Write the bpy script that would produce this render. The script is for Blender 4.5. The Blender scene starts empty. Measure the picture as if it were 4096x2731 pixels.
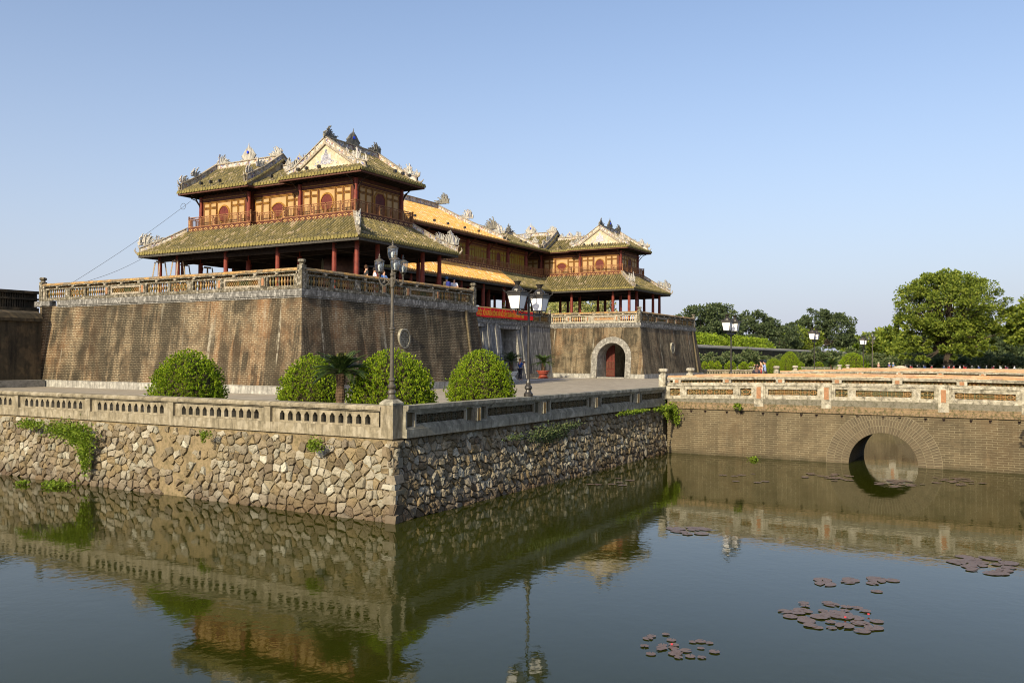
import bpy, math, random
from math import sin, cos, pi, radians, sqrt, atan2, tan
from mathutils import Vector, Matrix
R = random.Random(7)
SC = 0.73            # everything below is laid out in units of 0.73 m and scaled once at the end
COL = bpy.context.scene.collection
ORG = {}             # world origin of every object made (unscaled, unrotated things)

# ------------------------------------------------------------------ mesh builder
class MB:
    def __init__(s): s.v = []; s.f = []; s.m = []; s.k = 0; s.c = []
    def cut(s):
        # following geometry becomes a separate object of the same name
        if not s.c or s.c[-1] != (len(s.v), len(s.f)): s.c.append((len(s.v), len(s.f)))
        return s
    def add(s, vs, fs, m=None):
        b = len(s.v); s.v += vs; m = s.k if m is None else m
        for f in fs: s.f.append(tuple(b + i for i in f)); s.m.append(m)
        return s
    def box(s, x0, x1, y0, y1, z0, z1):
        s.add([(x0,y0,z0),(x1,y0,z0),(x1,y1,z0),(x0,y1,z0),(x0,y0,z1),(x1,y0,z1),(x1,y1,z1),(x0,y1,z1)],
              [(0,3,2,1),(4,5,6,7),(0,1,5,4),(1,2,6,5),(2,3,7,6),(3,0,4,7)]); return s
    def bx(s, fr, s0, s1, d0, d1, z0, z1, z2=None, z3=None):
        # box in a frame: s along, d outward, z up; optional other heights at s1
        ox, oy, ax, ay, nx, ny = fr
        P = lambda a, d, z: (ox + ax*a + nx*d, oy + ay*a + ny*d, z)
        if z2 is None: z2, z3 = z0, z1
        s.add([P(s0,d0,z0),P(s1,d0,z2),P(s1,d1,z2),P(s0,d1,z0),P(s0,d0,z1),P(s1,d0,z3),P(s1,d1,z3),P(s0,d1,z1)],
              [(0,3,2,1),(4,5,6,7),(0,1,5,4),(1,2,6,5),(2,3,7,6),(3,0,4,7)]); return s
    def seg(s, p0, p1, h, z0, z1):
        # bar following p0-p1, half width h (horizontal), from z0 to z1 above the line
        dx, dy = p1[0]-p0[0], p1[1]-p0[1]; L = sqrt(dx*dx+dy*dy) or 1e-6; nx, ny = -dy/L*h, dx/L*h
        v = []
        for z in (z0, z1):
            for p, q in ((p0,1),(p1,1),(p1,-1),(p0,-1)): v.append((p[0]+nx*q, p[1]+ny*q, p[2]+z))
        s.add(v, [(0,3,2,1),(4,5,6,7),(0,1,5,4),(1,2,6,5),(2,3,7,6),(3,0,4,7)]); return s
    def tube(s, pts, rad, n=8, cap=True):
        pts = [Vector(p) for p in pts]; rad = rad if isinstance(rad, (list, tuple)) else [rad]*len(pts)
        v = []; f = []; up = Vector((0,0,1)); prev = None
        for i, p in enumerate(pts):
            t = (pts[min(i+1, len(pts)-1)] - pts[max(i-1, 0)]).normalized()
            if prev is None: a = t.cross(up if abs(t.z) < .9 else Vector((1,0,0))).normalized()
            else: a = (prev - t*prev.dot(t)).normalized()
            prev = a; b = t.cross(a)
            for k in range(n):
                q = p + (a*cos(2*pi*k/n) + b*sin(2*pi*k/n))*rad[i]; v.append(tuple(q))
        for i in range(len(pts)-1):
            for k in range(n): f.append((i*n+k, i*n+(k+1)%n, (i+1)*n+(k+1)%n, (i+1)*n+k))
        if cap: f.append(tuple(range(n))[::-1]); f.append(tuple((len(pts)-1)*n+k for k in range(n)))
        s.add(v, f); return s
    def lathe(s, prof, c, n=12, sq=False, rot=0):
        v = []; f = []
        for r, z in prof:
            for k in range(n):
                a = 2*pi*(k + (.5 if sq else 0))/n + rot; v.append((c[0]+r*cos(a), c[1]+r*sin(a), c[2]+z))
        m = len(prof)
        for i in range(m-1):
            for k in range(n): f.append((i*n+k, i*n+(k+1)%n, (i+1)*n+(k+1)%n, (i+1)*n+k))
        f.append(tuple(range(n))[::-1]); f.append(tuple((m-1)*n+k for k in range(n)))
        s.add(v, f); return s
    def poly(s, fr, pts, d0, d1):
        # prism of outline pts (s, z) between depths d0, d1
        ox, oy, ax, ay, nx, ny = fr; n = len(pts)
        v = [(ox+ax*a+nx*d, oy+ay*a+ny*d, z) for d in (d0, d1) for a, z in pts]
        f = [tuple(range(n))[::-1], tuple(range(n, 2*n))] + [(i, (i+1)%n, n+(i+1)%n, n+i) for i in range(n)]
        s.add(v, f); return s
    def ring(s, fr, pts, w, d0, d1, cz=None):
        # frame band of width w round outline pts (grown outward from the centroid)
        cx = sum(p[0] for p in pts)/len(pts); cy = sum(p[1] for p in pts)/len(pts); out = []
        for a, z in pts:
            L = sqrt((a-cx)**2+(z-cy)**2); out.append((a+(a-cx)/L*w, z+(z-cy)/L*w))
        ox, oy, ax, ay, nx, ny = fr; n = len(pts)
        v = [(ox+ax*a+nx*d, oy+ay*a+ny*d, z) for P in (pts, out) for d in (d0, d1) for a, z in P]
        f = []
        for i in range(n):
            j = (i+1) % n
            f += [(n+i, n+j, 3*n+j, 3*n+i), (2*n+i, 3*n+i, 3*n+j, 2*n+j), (i, n+i, n+j, j)]
        s.add(v, f); return s
    def ball(s, c, r, n=8, sz=1.0):
        prof = [(r*sin(pi*i/6)+1e-4, -r*sz*cos(pi*i/6)) for i in range(7)]
        return s.lathe(prof, c, n)
    def build(s, name, mat, parent=None, loc=None, smooth=False):
        if s.c:
            C = [c for c in s.c if c[0] < len(s.v)]
            if not C or C[0][0] > 0: C = [(0, 0)] + C
            C.append((len(s.v), len(s.f))); out = []
            for i in range(len(C)-1):
                (a, b), (c, d) = C[i], C[i+1]; m = MB(); m.v = s.v[a:c]; m.f = [tuple(k-a for k in f) for f in s.f[b:d]]; m.m = s.m[b:d]
                p = parent[min(i, len(parent)-1)] if isinstance(parent, list) else parent
                out.append(m.build(name, mat, p, loc, smooth))
            return out if len(out) > 1 else out[0]
        if isinstance(parent, list): parent = parent[0]
        me = bpy.data.meshes.new(name); o = bpy.data.objects.new(name, me); COL.objects.link(o)
        if loc is None: loc = ORG.get(parent.name, (0,0,0)) if parent else (0,0,0)
        lx, ly, lz = loc
        me.from_pydata([(x-lx, y-ly, z-lz) for x, y, z in s.v], [], s.f)
        for m in (mat if isinstance(mat, (list, tuple)) else [mat]): me.materials.append(m)
        if any(s.m): me.polygons.foreach_set('material_index', s.m)
        if smooth: me.polygons.foreach_set('use_smooth', [True]*len(s.f))
        me.update()
        if parent:
            o.parent = parent; pl = ORG.get(parent.name, (0,0,0)); o.location = (lx-pl[0], ly-pl[1], lz-pl[2])
        else: o.location = loc
        ORG[o.name] = tuple(loc); return o

def tag(o, label=None, cat=None, group=None, kind=None):
    for k, v in (('label', label), ('category', cat), ('group', group), ('kind', kind)):
        if v: o[k] = v
    return o
def empty(name, loc, label=None, cat=None, group=None):
    o = bpy.data.objects.new(name, None); COL.objects.link(o); o.location = loc; o.empty_display_size = .3
    ORG[o.name] = tuple(loc); return tag(o, label, cat, group)
ORD = 'first second third fourth fifth sixth seventh eighth ninth tenth eleventh twelfth thirteenth fourteenth fifteenth sixteenth seventeenth eighteenth nineteenth twentieth twenty-first twenty-second twenty-third twenty-fourth twenty-fifth'.split()
def kids(o):
    return [c for c in bpy.data.objects if c.parent == o]
def dup(root, loc=None, rz=None, label=None, group=None, sc=None):
    def cp(o, parent):
        c = o.copy(); COL.objects.link(c)
        if parent: c.parent = parent
        for ch in o.children: cp(ch, c)
        return c
    r = cp(root, None)
    if loc is not None: r.location = loc
    if rz is not None: r.rotation_euler = (0, 0, rz)
    if sc is not None: r.scale = sc if isinstance(sc, tuple) else (sc, sc, sc)
    if label: r['label'] = label
    if group: r['group'] = group
    return r

# ------------------------------------------------------------------ materials
class NT:
    def __init__(s, name):
        s.mat = bpy.data.materials.new(name); s.mat.use_nodes = True; s.t = s.mat.node_tree; s.b = s.t.nodes['Principled BSDF']
        s.b.inputs['Roughness'].default_value = .85
        s.b.inputs['Specular IOR Level'].default_value = .25
    def n(s, ty, **k):
        o = s.t.nodes.new(ty)
        for a, v in k.items(): setattr(o, a, v)
        return o
    def lk(s, a, b): s.t.links.new(a, b)
    def put(s, sock, v):
        if hasattr(v, 'is_linked'): s.lk(v, sock)
        elif isinstance(v, (tuple, list)): sock.default_value = (*v, 1) if len(v) == 3 and sock.type == 'RGBA' else v
        else: sock.default_value = v
    def obj(s): return s.n('ShaderNodeTexCoord').outputs['Object']
    def xyz(s, v=None):
        o = s.n('ShaderNodeSeparateXYZ'); s.lk(v or s.obj(), o.inputs[0]); return o.outputs
    def comb(s, x, y, z):
        o = s.n('ShaderNodeCombineXYZ')
        for i, v in enumerate((x, y, z)): s.put(o.inputs[i], v)
        return o.outputs[0]
    def math(s, op, a, b=0., c=None, clamp=False):
        o = s.n('ShaderNodeMath', operation=op); o.use_clamp = clamp
        s.put(o.inputs[0], a); s.put(o.inputs[1], b)
        if c is not None: s.put(o.inputs[2], c)
        return o.outputs[0]
    def noise(s, vec=None, scale=5., det=4., rough=.55, dist=0.):
        o = s.n('ShaderNodeTexNoise'); s.lk(vec if vec is not None else s.obj(), o.inputs['Vector'])
        o.inputs['Scale'].default_value = scale; o.inputs['Detail'].default_value = det
        o.inputs['Roughness'].default_value = rough; o.inputs['Distortion'].default_value = dist
        return o.outputs['Fac']
    def vscale(s, vec, sc):
        o = s.n('ShaderNodeMapping'); s.lk(vec, o.inputs['Vector']); o.inputs['Scale'].default_value = sc; return o.outputs[0]
    def ramp(s, fac, stops, const=False):
        o = s.n('ShaderNodeValToRGB'); s.put(o.inputs[0], fac); e = o.color_ramp.elements
        if const: o.color_ramp.interpolation = 'CONSTANT'
        e[0].position, e[1].position = stops[0][0], stops[-1][0]
        e[0].color = (*stops[0][1], 1); e[1].color = (*stops[-1][1], 1)
        for p, c in stops[1:-1]: q = e.new(p); q.color = (*c, 1)
        return o.outputs[0]
    def fr(s, fac, a, b):
        o = s.n('ShaderNodeMapRange'); s.put(o.inputs[0], fac); o.inputs[1].default_value = a; o.inputs[2].default_value = b; return o.outputs[0]
    def mix(s, fac, a, b, mode='MIX'):
        o = s.n('ShaderNodeMix', data_type='RGBA', blend_type=mode); s.put(o.inputs[0], fac); s.put(o.inputs[6], a); s.put(o.inputs[7], b); return o.outputs[2]
    def isl(s): return s.n('ShaderNodeNewGeometry').outputs['Random Per Island']
    def bump(s, h, strength=.5, dist=.05):
        o = s.n('ShaderNodeBump'); s.put(o.inputs['Height'], h); o.inputs['Strength'].default_value = strength; o.inputs['Distance'].default_value = dist
        s.lk(o.outputs[0], s.b.inputs['Normal'])
    def col(s, c): s.put(s.b.inputs['Base Color'], c); return s
    def rough(s, r): s.put(s.b.inputs['Roughness'], r); return s

def M_plain(name, c, rough=.7, var=.25, scale=6., spec=.25, metal=0., bump=.0):
    t = NT(name); f = t.noise(scale=scale)
    d = tuple(x*(1-var) for x in c); l = tuple(min(1, x*(1+var)) for x in c)
    t.col(t.ramp(f, [(.3, d), (.7, l)])).rough(rough); t.b.inputs['Specular IOR Level'].default_value = spec; t.b.inputs['Metallic'].default_value = metal
    if bump: t.bump(f, bump, .03)
    return t.mat

def wall_uv(t, lean=0.):
    x = t.xyz(); u = t.math('ADD', x[0], x[1])
    if lean: u = t.math('SUBTRACT', u, t.math('MULTIPLY', x[2], lean))
    return t.comb(u, x[2], 0.), x

def M_brick(name, c1, c2, mortar, bw=.40, rh=.125, stain=1., white=1., msize=.02, lean=0., big_=.6, wet=0.):
    t = NT(name); uv, x = wall_uv(t, lean)
    b = t.n('ShaderNodeTexBrick'); wob = t.n('ShaderNodeVectorMath', operation='ADD'); t.lk(uv, wob.inputs[0]); wv = t.n('ShaderNodeTexNoise'); t.lk(uv, wv.inputs['Vector']); wv.inputs['Scale'].default_value = .9
    ws = t.n('ShaderNodeVectorMath', operation='SCALE'); t.lk(wv.outputs['Color'], ws.inputs[0]); ws.inputs['Scale'].default_value = .09; t.lk(ws.outputs[0], wob.inputs[1]); t.lk(wob.outputs[0], b.inputs['Vector'])
    b.inputs['Scale'].default_value = 1; b.inputs['Brick Width'].default_value = bw; b.inputs['Row Height'].default_value = rh; b.inputs['Mortar Size'].default_value = msize
    b.inputs['Mortar Smooth'].default_value = .1; b.inputs['Bias'].default_value = -.1
    b.inputs['Color1'].default_value = (*c1, 1); b.inputs['Color2'].default_value = (*c2, 1); b.inputs['Mortar'].default_value = (*c2, 1)
    c = b.outputs['Color']; g = t.noise(uv, 1.6, 6, .75)
    big = t.noise(t.vscale(uv, (1,.35,1)), .30, 4, .6)           # redder, better preserved brick
    c = t.mix(t.math('MULTIPLY', t.fr(big, .5, .62), big_), c, (c1[0]*1.45, c1[1]*1.0, c1[2]*.7))
    msk = t.fr(t.noise(t.vscale(uv, (.5,.6,1)), .55, 3, .6), .36, .58)
    s1 = t.noise(t.vscale(uv, (1.3, .12, 1)), .8, 6, .7); s3 = t.noise(t.vscale(uv, (.5, .07, 1)), .9, 5, .65); bl = t.noise(t.vscale(uv, (1.2,.5,1)), 2.6, 6, .8)
    f1 = t.math('MULTIPLY', t.fr(s1, .43, .52), msk); f3 = t.math('MULTIPLY', t.fr(s3, .475, .56), .95); f4 = t.math('MULTIPLY', t.fr(bl, .52, .62), .75)
    f = t.math('MULTIPLY', t.math('MAXIMUM', t.math('MAXIMUM', f1, f3), f4), stain, clamp=True)   # rain runs, lichen, soot
    c = t.mix(t.math('MULTIPLY', f, .90), c, (.020, .0175, .012))
    s2 = t.noise(t.vscale(uv, (1.5, .08, 1)), 1.0, 4, .6)
    w = t.math('MULTIPLY', t.fr(s2, .61, .68), t.fr(g, .4, .55)); tp = t.fr(t.math('ADD', x[2], t.math('MULTIPLY', t.noise(t.vscale(uv, (1.2,.3,1)), 1.5, 5, .7), 3.2)), 10.5, 11.3)
    w = t.math('MULTIPLY', t.math('MAXIMUM', t.math('MULTIPLY', w, .8), t.math('MULTIPLY', tp, .5)), white); c = t.mix(w, c, (.33, .30, .235))
    mn = t.fr(t.noise(uv, .9, 5, .7), .40, .56)                  # lime joints, washed out in places
    mf = t.math('MULTIPLY', b.outputs['Fac'], t.math('SUBTRACT', 1., t.math('MULTIPLY', f, .72)))
    mf = t.math('MULTIPLY', mf, t.math('ADD', t.math('MULTIPLY', mn, .75), .25)); c = t.mix(mf, c, mortar)
    if wet: c = t.mix(t.math('MULTIPLY', t.fr(t.math('ADD', x[2], t.math('MULTIPLY', t.noise(scale=1.4), .5)), .55, .2), .7), c, (.03,.028,.015))
    t.col(c).rough(.95)
    h = t.math('ADD', t.math('MULTIPLY', b.outputs['Fac'], -1.), t.math('MULTIPLY', g, 1.2)); t.bump(h, .5, .02)
    return t.mat

def M_stained(name, base, dark=(.03,.03,.025), amt=.6, light=None, scale=1.2, streak=True, moss=0., bw=0, vs=(1.6,.25,1), lean=0.):
    t = NT(name); uv, x = wall_uv(t, lean); f = t.noise(scale=scale*4, det=6, rough=.7)
    c = t.ramp(f, [(.25, tuple(q*.7 for q in base)), (.75, tuple(min(.9, q*1.25) for q in base))])
    if light: c = t.mix(t.math('MULTIPLY', t.fr(t.noise(t.vscale(uv, (vs[0]*1.2, vs[1]*1.5, 1)) if vs[1] < .2 else t.obj(), scale*1.7, 3), .5, .6), .85), c, light)
    sv = t.vscale(uv, vs) if streak else t.obj()
    c = t.mix(t.math('MULTIPLY', t.fr(t.noise(sv, scale*1.5, 6, .72), .46, .66), amt), c, dark)
    if moss: c = t.mix(t.math('MULTIPLY', t.fr(t.noise(scale=scale*3, det=6, rough=.8), .5, .62), moss), c, (.07, .075, .02))
    if bw:
        b = t.n('ShaderNodeTexBrick'); t.lk(uv, b.inputs['Vector']); b.inputs['Scale'].default_value = 1
        b.inputs['Brick Width'].default_value = bw; b.inputs['Row Height'].default_value = bw*.55; b.inputs['Mortar Size'].default_value = .02
        c = t.mix(t.math('MULTIPLY', b.outputs['Fac'], .4), c, (.05, .047, .04))
    t.col(c).rough(.93); t.bump(f, .5, .03); return t.mat

def M_island(name, stops, rough=.8, dirt=.35, scale=9., moss=None, spec=.25, const=False, zdark=None, fleck=None):
    t = NT(name); c = t.ramp(t.isl(), stops, const)
    n = t.noise(scale=scale, det=5, rough=.7)
    c = t.mix(t.math('MULTIPLY', t.fr(n, .4, .7), dirt), c, (.05, .045, .03))
    if moss: c = t.mix(t.math('MULTIPLY', t.fr(t.noise(scale=1.1, det=5, rough=.7), .45, .62), moss[0]), c, moss[1])
    if fleck: c = t.mix(t.math('MULTIPLY', t.fr(t.noise(scale=5.5, det=3, rough=.6), .62, .66), .8), c, fleck)
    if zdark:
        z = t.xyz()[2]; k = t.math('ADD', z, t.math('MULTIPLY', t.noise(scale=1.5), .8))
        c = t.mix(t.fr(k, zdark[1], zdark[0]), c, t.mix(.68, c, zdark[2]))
    t.col(c).rough(rough); t.b.inputs['Specular IOR Level'].default_value = spec; t.bump(n, .4, .03); return t.mat

MT = {}
def mats():
    m = MT
    m['brick'] = M_brick('old_brick', (.15,.102,.058), (.070,.052,.033), (.34,.29,.195), lean=.1375)
    m['brick_bridge'] = M_brick('bridge_brick', (.135,.104,.062), (.098,.077,.047), (.215,.183,.117), bw=.48, rh=.12, stain=.42, white=.12, msize=.018, big_=.12, wet=1)
    m['plinth'] = M_stained('plinth_stone', (.31,.30,.275), amt=.6, light=(.44,.43,.39), bw=.9)
    m['arch_stone'] = M_stained('grey_arch_stone', (.22,.21,.19), (.06,.058,.05), .6, light=(.34,.33,.30), scale=1.6, streak=False, bw=.6)
    m['grey_stone'] = M_stained('grey_stone_facing', (.17,.17,.17), (.010,.010,.012), .95, light=(.44,.43,.40), scale=1.5, bw=.9, vs=(1.7,.10,1), lean=.1375)
    m['cornice'] = M_stained('cornice_stone', (.17,.165,.155), (.03,.03,.028), .8, light=(.36,.35,.33), scale=2.2, bw=.42)
    m['rail_dark'] = M_stained('weathered_plaster', (.135,.118,.085), (.02,.019,.014), .9, light=(.34,.315,.26), scale=2.6, streak=False)
    m['rail_pale'] = M_stained('limewashed_plaster', (.35,.32,.25), (.055,.048,.034), .8, light=(.47,.44,.365), scale=2.5, streak=False)
    m['concrete'] = M_stained('weathered_concrete', (.25,.215,.15), (.065,.056,.036), .75, light=(.34,.30,.225), scale=1.6)
    m['concrete2'] = M_stained('weathered_cement', (.25,.235,.185), (.06,.054,.042), .7, light=(.38,.36,.29), scale=1.6)
    m['mossy'] = M_stained('mossy_brickwork', (.24,.17,.10), (.05,.045,.025), .75, scale=2.2, streak=False, moss=.8, bw=.42)
    m['yellow_tile'] = M_island('yellow_coping_tile', [(0,(.46,.26,.08)),(.5,(.33,.22,.11)),(.8,(.20,.16,.11)),(1,(.52,.33,.11))], dirt=.8, scale=5.)
    m['terracotta'] = M_island('terracotta_coping', [(0,(.40,.22,.12)),(.4,(.47,.31,.17)),(.7,(.38,.25,.17)),(1,(.52,.40,.26))], dirt=.35, scale=5.)
    m['terra_inset'] = M_island('terracotta_inset', [(0,(.32,.15,.075)),(1,(.38,.20,.105))], dirt=.5)
    m['glaze'] = M_island('glazed_lattice', [(0,(.33,.17,.065)),(.35,(.27,.17,.06)),(.6,(.10,.12,.06)),(1,(.37,.21,.09))], dirt=.4, scale=14.)
    m['glaze_dark'] = M_island('dark_glazed_lattice', [(0,(.06,.05,.03)),(.6,(.10,.075,.035)),(1,(.05,.055,.035))], dirt=.4, scale=14., rough=.5)
    m['glaze_amber'] = M_island('amber_glaze', [(0,(.42,.19,.03)),(1,(.36,.2,.05))], dirt=.4, rough=.5)
    m['baluster'] = M_island('glazed_baluster', [(0,(.30,.12,.04)),(.25,(.06,.09,.065)),(.5,(.38,.22,.06)),(.7,(.07,.085,.045)),(1,(.33,.2,.08))], dirt=.6, rough=.5)
    m['baluster_pale'] = M_island('pale_baluster', [(0,(.5,.42,.30)),(.5,(.5,.28,.12)),(1,(.55,.5,.42))], dirt=.3, rough=.6)
    m['tile_moss'] = M_island('moss_green_tile', [(0,(.19,.152,.055)),(.35,(.125,.106,.045)),(.62,(.25,.20,.085)),(.8,(.085,.077,.042)),(.95,(.18,.148,.06)),(.96,(.40,.31,.2)),(1,(.34,.26,.16))], dirt=.45, scale=5., moss=(.3,(.12,.105,.03)), fleck=(.42,.35,.26))
    m['tile_gold'] = M_island('golden_tile', [(0,(.62,.33,.075)),(.35,(.70,.40,.12)),(.6,(.52,.25,.07)),(.8,(.72,.46,.17)),(.9,(.66,.36,.2)),(1,(.8,.62,.42))], dirt=.25, scale=7.)
    m['tile_end'] = M_island('tile_end', [(0,(.17,.145,.045)),(1,(.25,.205,.07))], dirt=.4)
    m['tile_end_gold'] = M_island('tile_end_gold', [(0,(.22,.12,.04)),(1,(.34,.19,.07))], dirt=.5)
    m['pan_moss'] = M_plain('tile_pan_moss', (.035,.032,.013), .9, .4)  # pans darkened so the gaps between barrel tiles read as shadow
    m['pan_gold'] = M_plain('tile_pan_gold', (.24,.12,.045), .9, .4)
    m['ridge'] = M_stained('ridge_plaster', (.30,.255,.195), (.075,.063,.048), .6, light=(.44,.39,.31), scale=3.5, streak=False)
    m['ridge_dark'] = M_stained('dark_ridge_plaster', (.16,.14,.11), (.03,.03,.025), .6, scale=3., streak=False)
    t = NT('porcelain_mosaic'); v = t.n('ShaderNodeTexVoronoi'); t.lk(t.obj(), v.inputs['Vector']); v.inputs['Scale'].default_value = 9
    big = t.n('ShaderNodeTexVoronoi'); t.lk(t.obj(), big.inputs['Vector']); big.inputs['Scale'].default_value = .9
    ground = t.ramp(t.math('FRACT', t.math('MULTIPLY', big.outputs['Distance'], 3.)), [(0,(.40,.31,.20)),(.3,(.30,.16,.12)),(.5,(.10,.11,.22)),(.62,(.45,.39,.29)),(1,(.38,.28,.15))], True)
    sep = t.n('ShaderNodeSeparateColor'); t.lk(v.outputs['Color'], sep.inputs[0])
    t.col(t.mix(t.fr(sep.outputs[0], .52, .56), ground, t.ramp(sep.outputs[1], [(0,(.52,.50,.45)),(.6,(.42,.41,.41)),(.85,(.15,.18,.34)),(1,(.5,.45,.36))], True))).rough(.4)
    m['mosaic'] = t.mat
    m['porcelain'] = M_island('porcelain_ornament', [(0,(.46,.43,.38)),(.5,(.34,.33,.30)),(.8,(.2,.2,.205)),(.9,(.20,.22,.34)),(1,(.58,.45,.33))], rough=.45, dirt=.25, scale=6.)
    m['dark_ornament'] = M_island('weathered_ornament', [(0,(.12,.115,.10)),(.5,(.20,.19,.16)),(.85,(.08,.085,.11)),(1,(.3,.27,.2))], rough=.6, dirt=.3, scale=6.)
    m['blue'] = M_plain('cobalt_glass', (.01,.04,.55), .2, .1, spec=.6)
    m['gable_cream'] = M_stained('cream_plaster', (.50,.42,.29), (.2,.16,.11), .4, light=(.56,.51,.42), scale=1.3, streak=False)
    m['relief'] = M_island('relief_mosaic', [(0,(.36,.37,.46)),(.5,(.52,.50,.50)),(1,(.30,.32,.48))], rough=.5, dirt=.2)
    m['red_wood'] = M_plain('red_lacquer_column', (.17,.034,.022), .55, .25, 3.)
    m['dark_red'] = M_plain('dark_red_wood', (.085,.026,.015), .6, .3, 4.)
    m['door_red'] = M_plain('maroon_door', (.115,.024,.018), .6, .25, 5.)
    m['soffit'] = M_plain('shade_dark_timber', (.02,.012,.009), .8, .4, 3.)  # timber darkened to near black for the shade under roofs and in openings
    m['beam'] = M_plain('eave_board', (.085,.035,.025), .75, .3, 5.)
    m['beam_old'] = M_plain('blackened_eave_board', (.06,.055,.048), .9, .4, 5.)
    m['cream'] = M_plain('cream_panel', (.42,.265,.12), .6, .12, 2.)
    m['gold_line'] = M_plain('gilded_moulding', (.33,.165,.028), .5, .2, 8.)
    m['olive_panel'] = M_plain('ochre_panel', (.26,.19,.025), .6, .2, 3.)
    m['fret'] = M_plain('gilt_fretwork', (.52,.32,.12), .6, .25, 8.)
    m['rail_wood'] = M_plain('balcony_wood', (.24,.11,.05), .7, .35, 6.)
    m['trestle'] = M_plain('bare_timber', (.34,.27,.19), .85, .25, 5.)
    m['iron'] = M_plain('painted_iron', (.075,.065,.05), .45, .35, 12., spec=.5)
    m['black_iron'] = M_plain('black_iron', (.028,.024,.02), .4, .4, 12., spec=.5)
    m['cable'] = M_plain('steel_cable', (.05,.05,.055), .5, .1)
    m['headlamp'] = M_plain('headlamp_glass', (.25,.25,.26), .2, .1, spec=.6)
    m['bulb'] = M_plain('white_bulb', (.85,.84,.8), .3, .05)
    m['lamp_panel'] = M_plain('opal_lamp_panel', (.86,.86,.88), .3, .02)
    t = NT('clear_lamp_glass'); tr = t.n('ShaderNodeBsdfTransparent'); tr.inputs[0].default_value = (.82,.87,.9,1); gl = t.n('ShaderNodeBsdfGlossy'); gl.inputs['Roughness'].default_value = .03
    mx = t.n('ShaderNodeMixShader'); mx.inputs[0].default_value = .22; t.lk(tr.outputs[0], mx.inputs[1]); t.lk(gl.outputs[0], mx.inputs[2]); t.lk(mx.outputs[0], t.t.nodes['Material Output'].inputs[0]); m['glass'] = t.mat
    m['banner'] = M_plain('red_cloth', (.74,.014,.018), .7, .12, 2.)
    m['banner_text'] = M_plain('yellow_print', (.78,.42,.03), .7, .05)
    m['drum'] = M_plain('drum_wood', (.06,.03,.02), .6, .3, 4.)
    m['drum_skin'] = M_plain('drum_skin', (.06,.055,.032), .7, .3, 4.)
    # foliage
    def leaf(name, stops, tr=.25, rough=.6):
        t = NT(name); c = t.ramp(t.isl(), stops)
        if name == 'thuja_leaf': c = t.mix(t.math('MULTIPLY', t.fr(t.noise(scale=1.7, det=4, rough=.7), .58, .7), .6), c, (.13,.12,.02))
        t.col(c).rough(rough)
        d = t.n('ShaderNodeBsdfTranslucent'); t.put(d.inputs[0], c); mx = t.n('ShaderNodeMixShader'); mx.inputs[0].default_value = tr
        t.lk(t.b.outputs[0], mx.inputs[1]); t.lk(d.outputs[0], mx.inputs[2]); t.lk(mx.outputs[0], t.t.nodes['Material Output'].inputs[0]); m[name] = t.mat
    leaf('thuja_leaf', [(0,(.045,.09,.006)),(.4,(.13,.22,.007)),(.75,(.27,.38,.012)),(.95,(.40,.48,.025)),(1,(.24,.17,.05))], .3)
    leaf('tree_leaf', [(0,(.06,.095,.014)),(.4,(.13,.18,.022)),(.8,(.22,.27,.035)),(1,(.30,.33,.05))], .35)
    leaf('dark_leaf', [(0,(.035,.055,.026)),(.6,(.07,.10,.042)),(1,(.12,.15,.06))], .25)
    leaf('bright_leaf', [(0,(.11,.17,.012)),(.6,(.21,.30,.02)),(1,(.30,.37,.035))], .3)
    leaf('bamboo_leaf', [(0,(.045,.075,.028)),(.6,(.10,.14,.05)),(1,(.17,.18,.08))], .25)
    leaf('willow_leaf', [(0,(.20,.22,.06)),(.6,(.30,.32,.10)),(1,(.36,.30,.14))], .3)
    leaf('cycad_leaf', [(0,(.02,.045,.012)),(.7,(.05,.085,.02)),(1,(.09,.12,.03))], .15, .4)
    leaf('cycad_young', [(0,(.16,.19,.03)),(1,(.26,.26,.06))], .2, .5)
    leaf('vine_leaf', [(0,(.09,.15,.012)),(.5,(.16,.24,.02)),(.9,(.24,.32,.03)),(1,(.1,.09,.03))], .3)
    m['bark'] = M_plain('tree_bark', (.045,.034,.025), .9, .4, 3., bump=.8)
    m['cycad_bark'] = M_plain('cycad_trunk', (.085,.055,.033), .95, .5, 9., bump=1.)
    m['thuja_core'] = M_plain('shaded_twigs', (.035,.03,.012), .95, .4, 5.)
    m['pot_red'] = M_plain('glazed_red_pot', (.28,.06,.038), .4, .15, 3., spec=.4)
    m['pot_white'] = M_plain('white_planter', (.7,.68,.62), .6, .12, 3.)
    m['pot_soil'] = M_plain('potting_soil', (.06,.045,.03), .95, .3, 9.)
    m['lily'] = M_island('lily_pad', [(0,(.10,.06,.058)),(.5,(.135,.095,.075)),(.85,(.12,.08,.08)),(1,(.10,.105,.06))], rough=.3, dirt=.25, spec=.6)
    m['lily_flower'] = M_plain('pink_petal', (.6,.06,.08), .6, .1)
    # ground
    t = NT('terrace_paving'); x = t.obj(); b = t.n('ShaderNodeTexBrick'); t.lk(x, b.inputs['Vector']); b.inputs['Scale'].default_value = 1; b.inputs['Brick Width'].default_value = .8; b.inputs['Row Height'].default_value = .4
    b.inputs['Mortar Size'].default_value = .012; b.inputs['Color1'].default_value = (.36,.315,.25,1); b.inputs['Color2'].default_value = (.29,.255,.2,1); b.inputs['Mortar'].default_value = (.16,.13,.10,1)
    n = t.noise(scale=.5, det=6, rough=.7); t.col(t.mix(t.math('MULTIPLY', t.fr(n, .45, .7), .45), b.outputs['Color'], (.17,.15,.12))).rough(.9); m['paving'] = t.mat
    m['path_stone'] = M_plain('pale_path_stone', (.5,.48,.45), .85, .12, 1.5)
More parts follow.
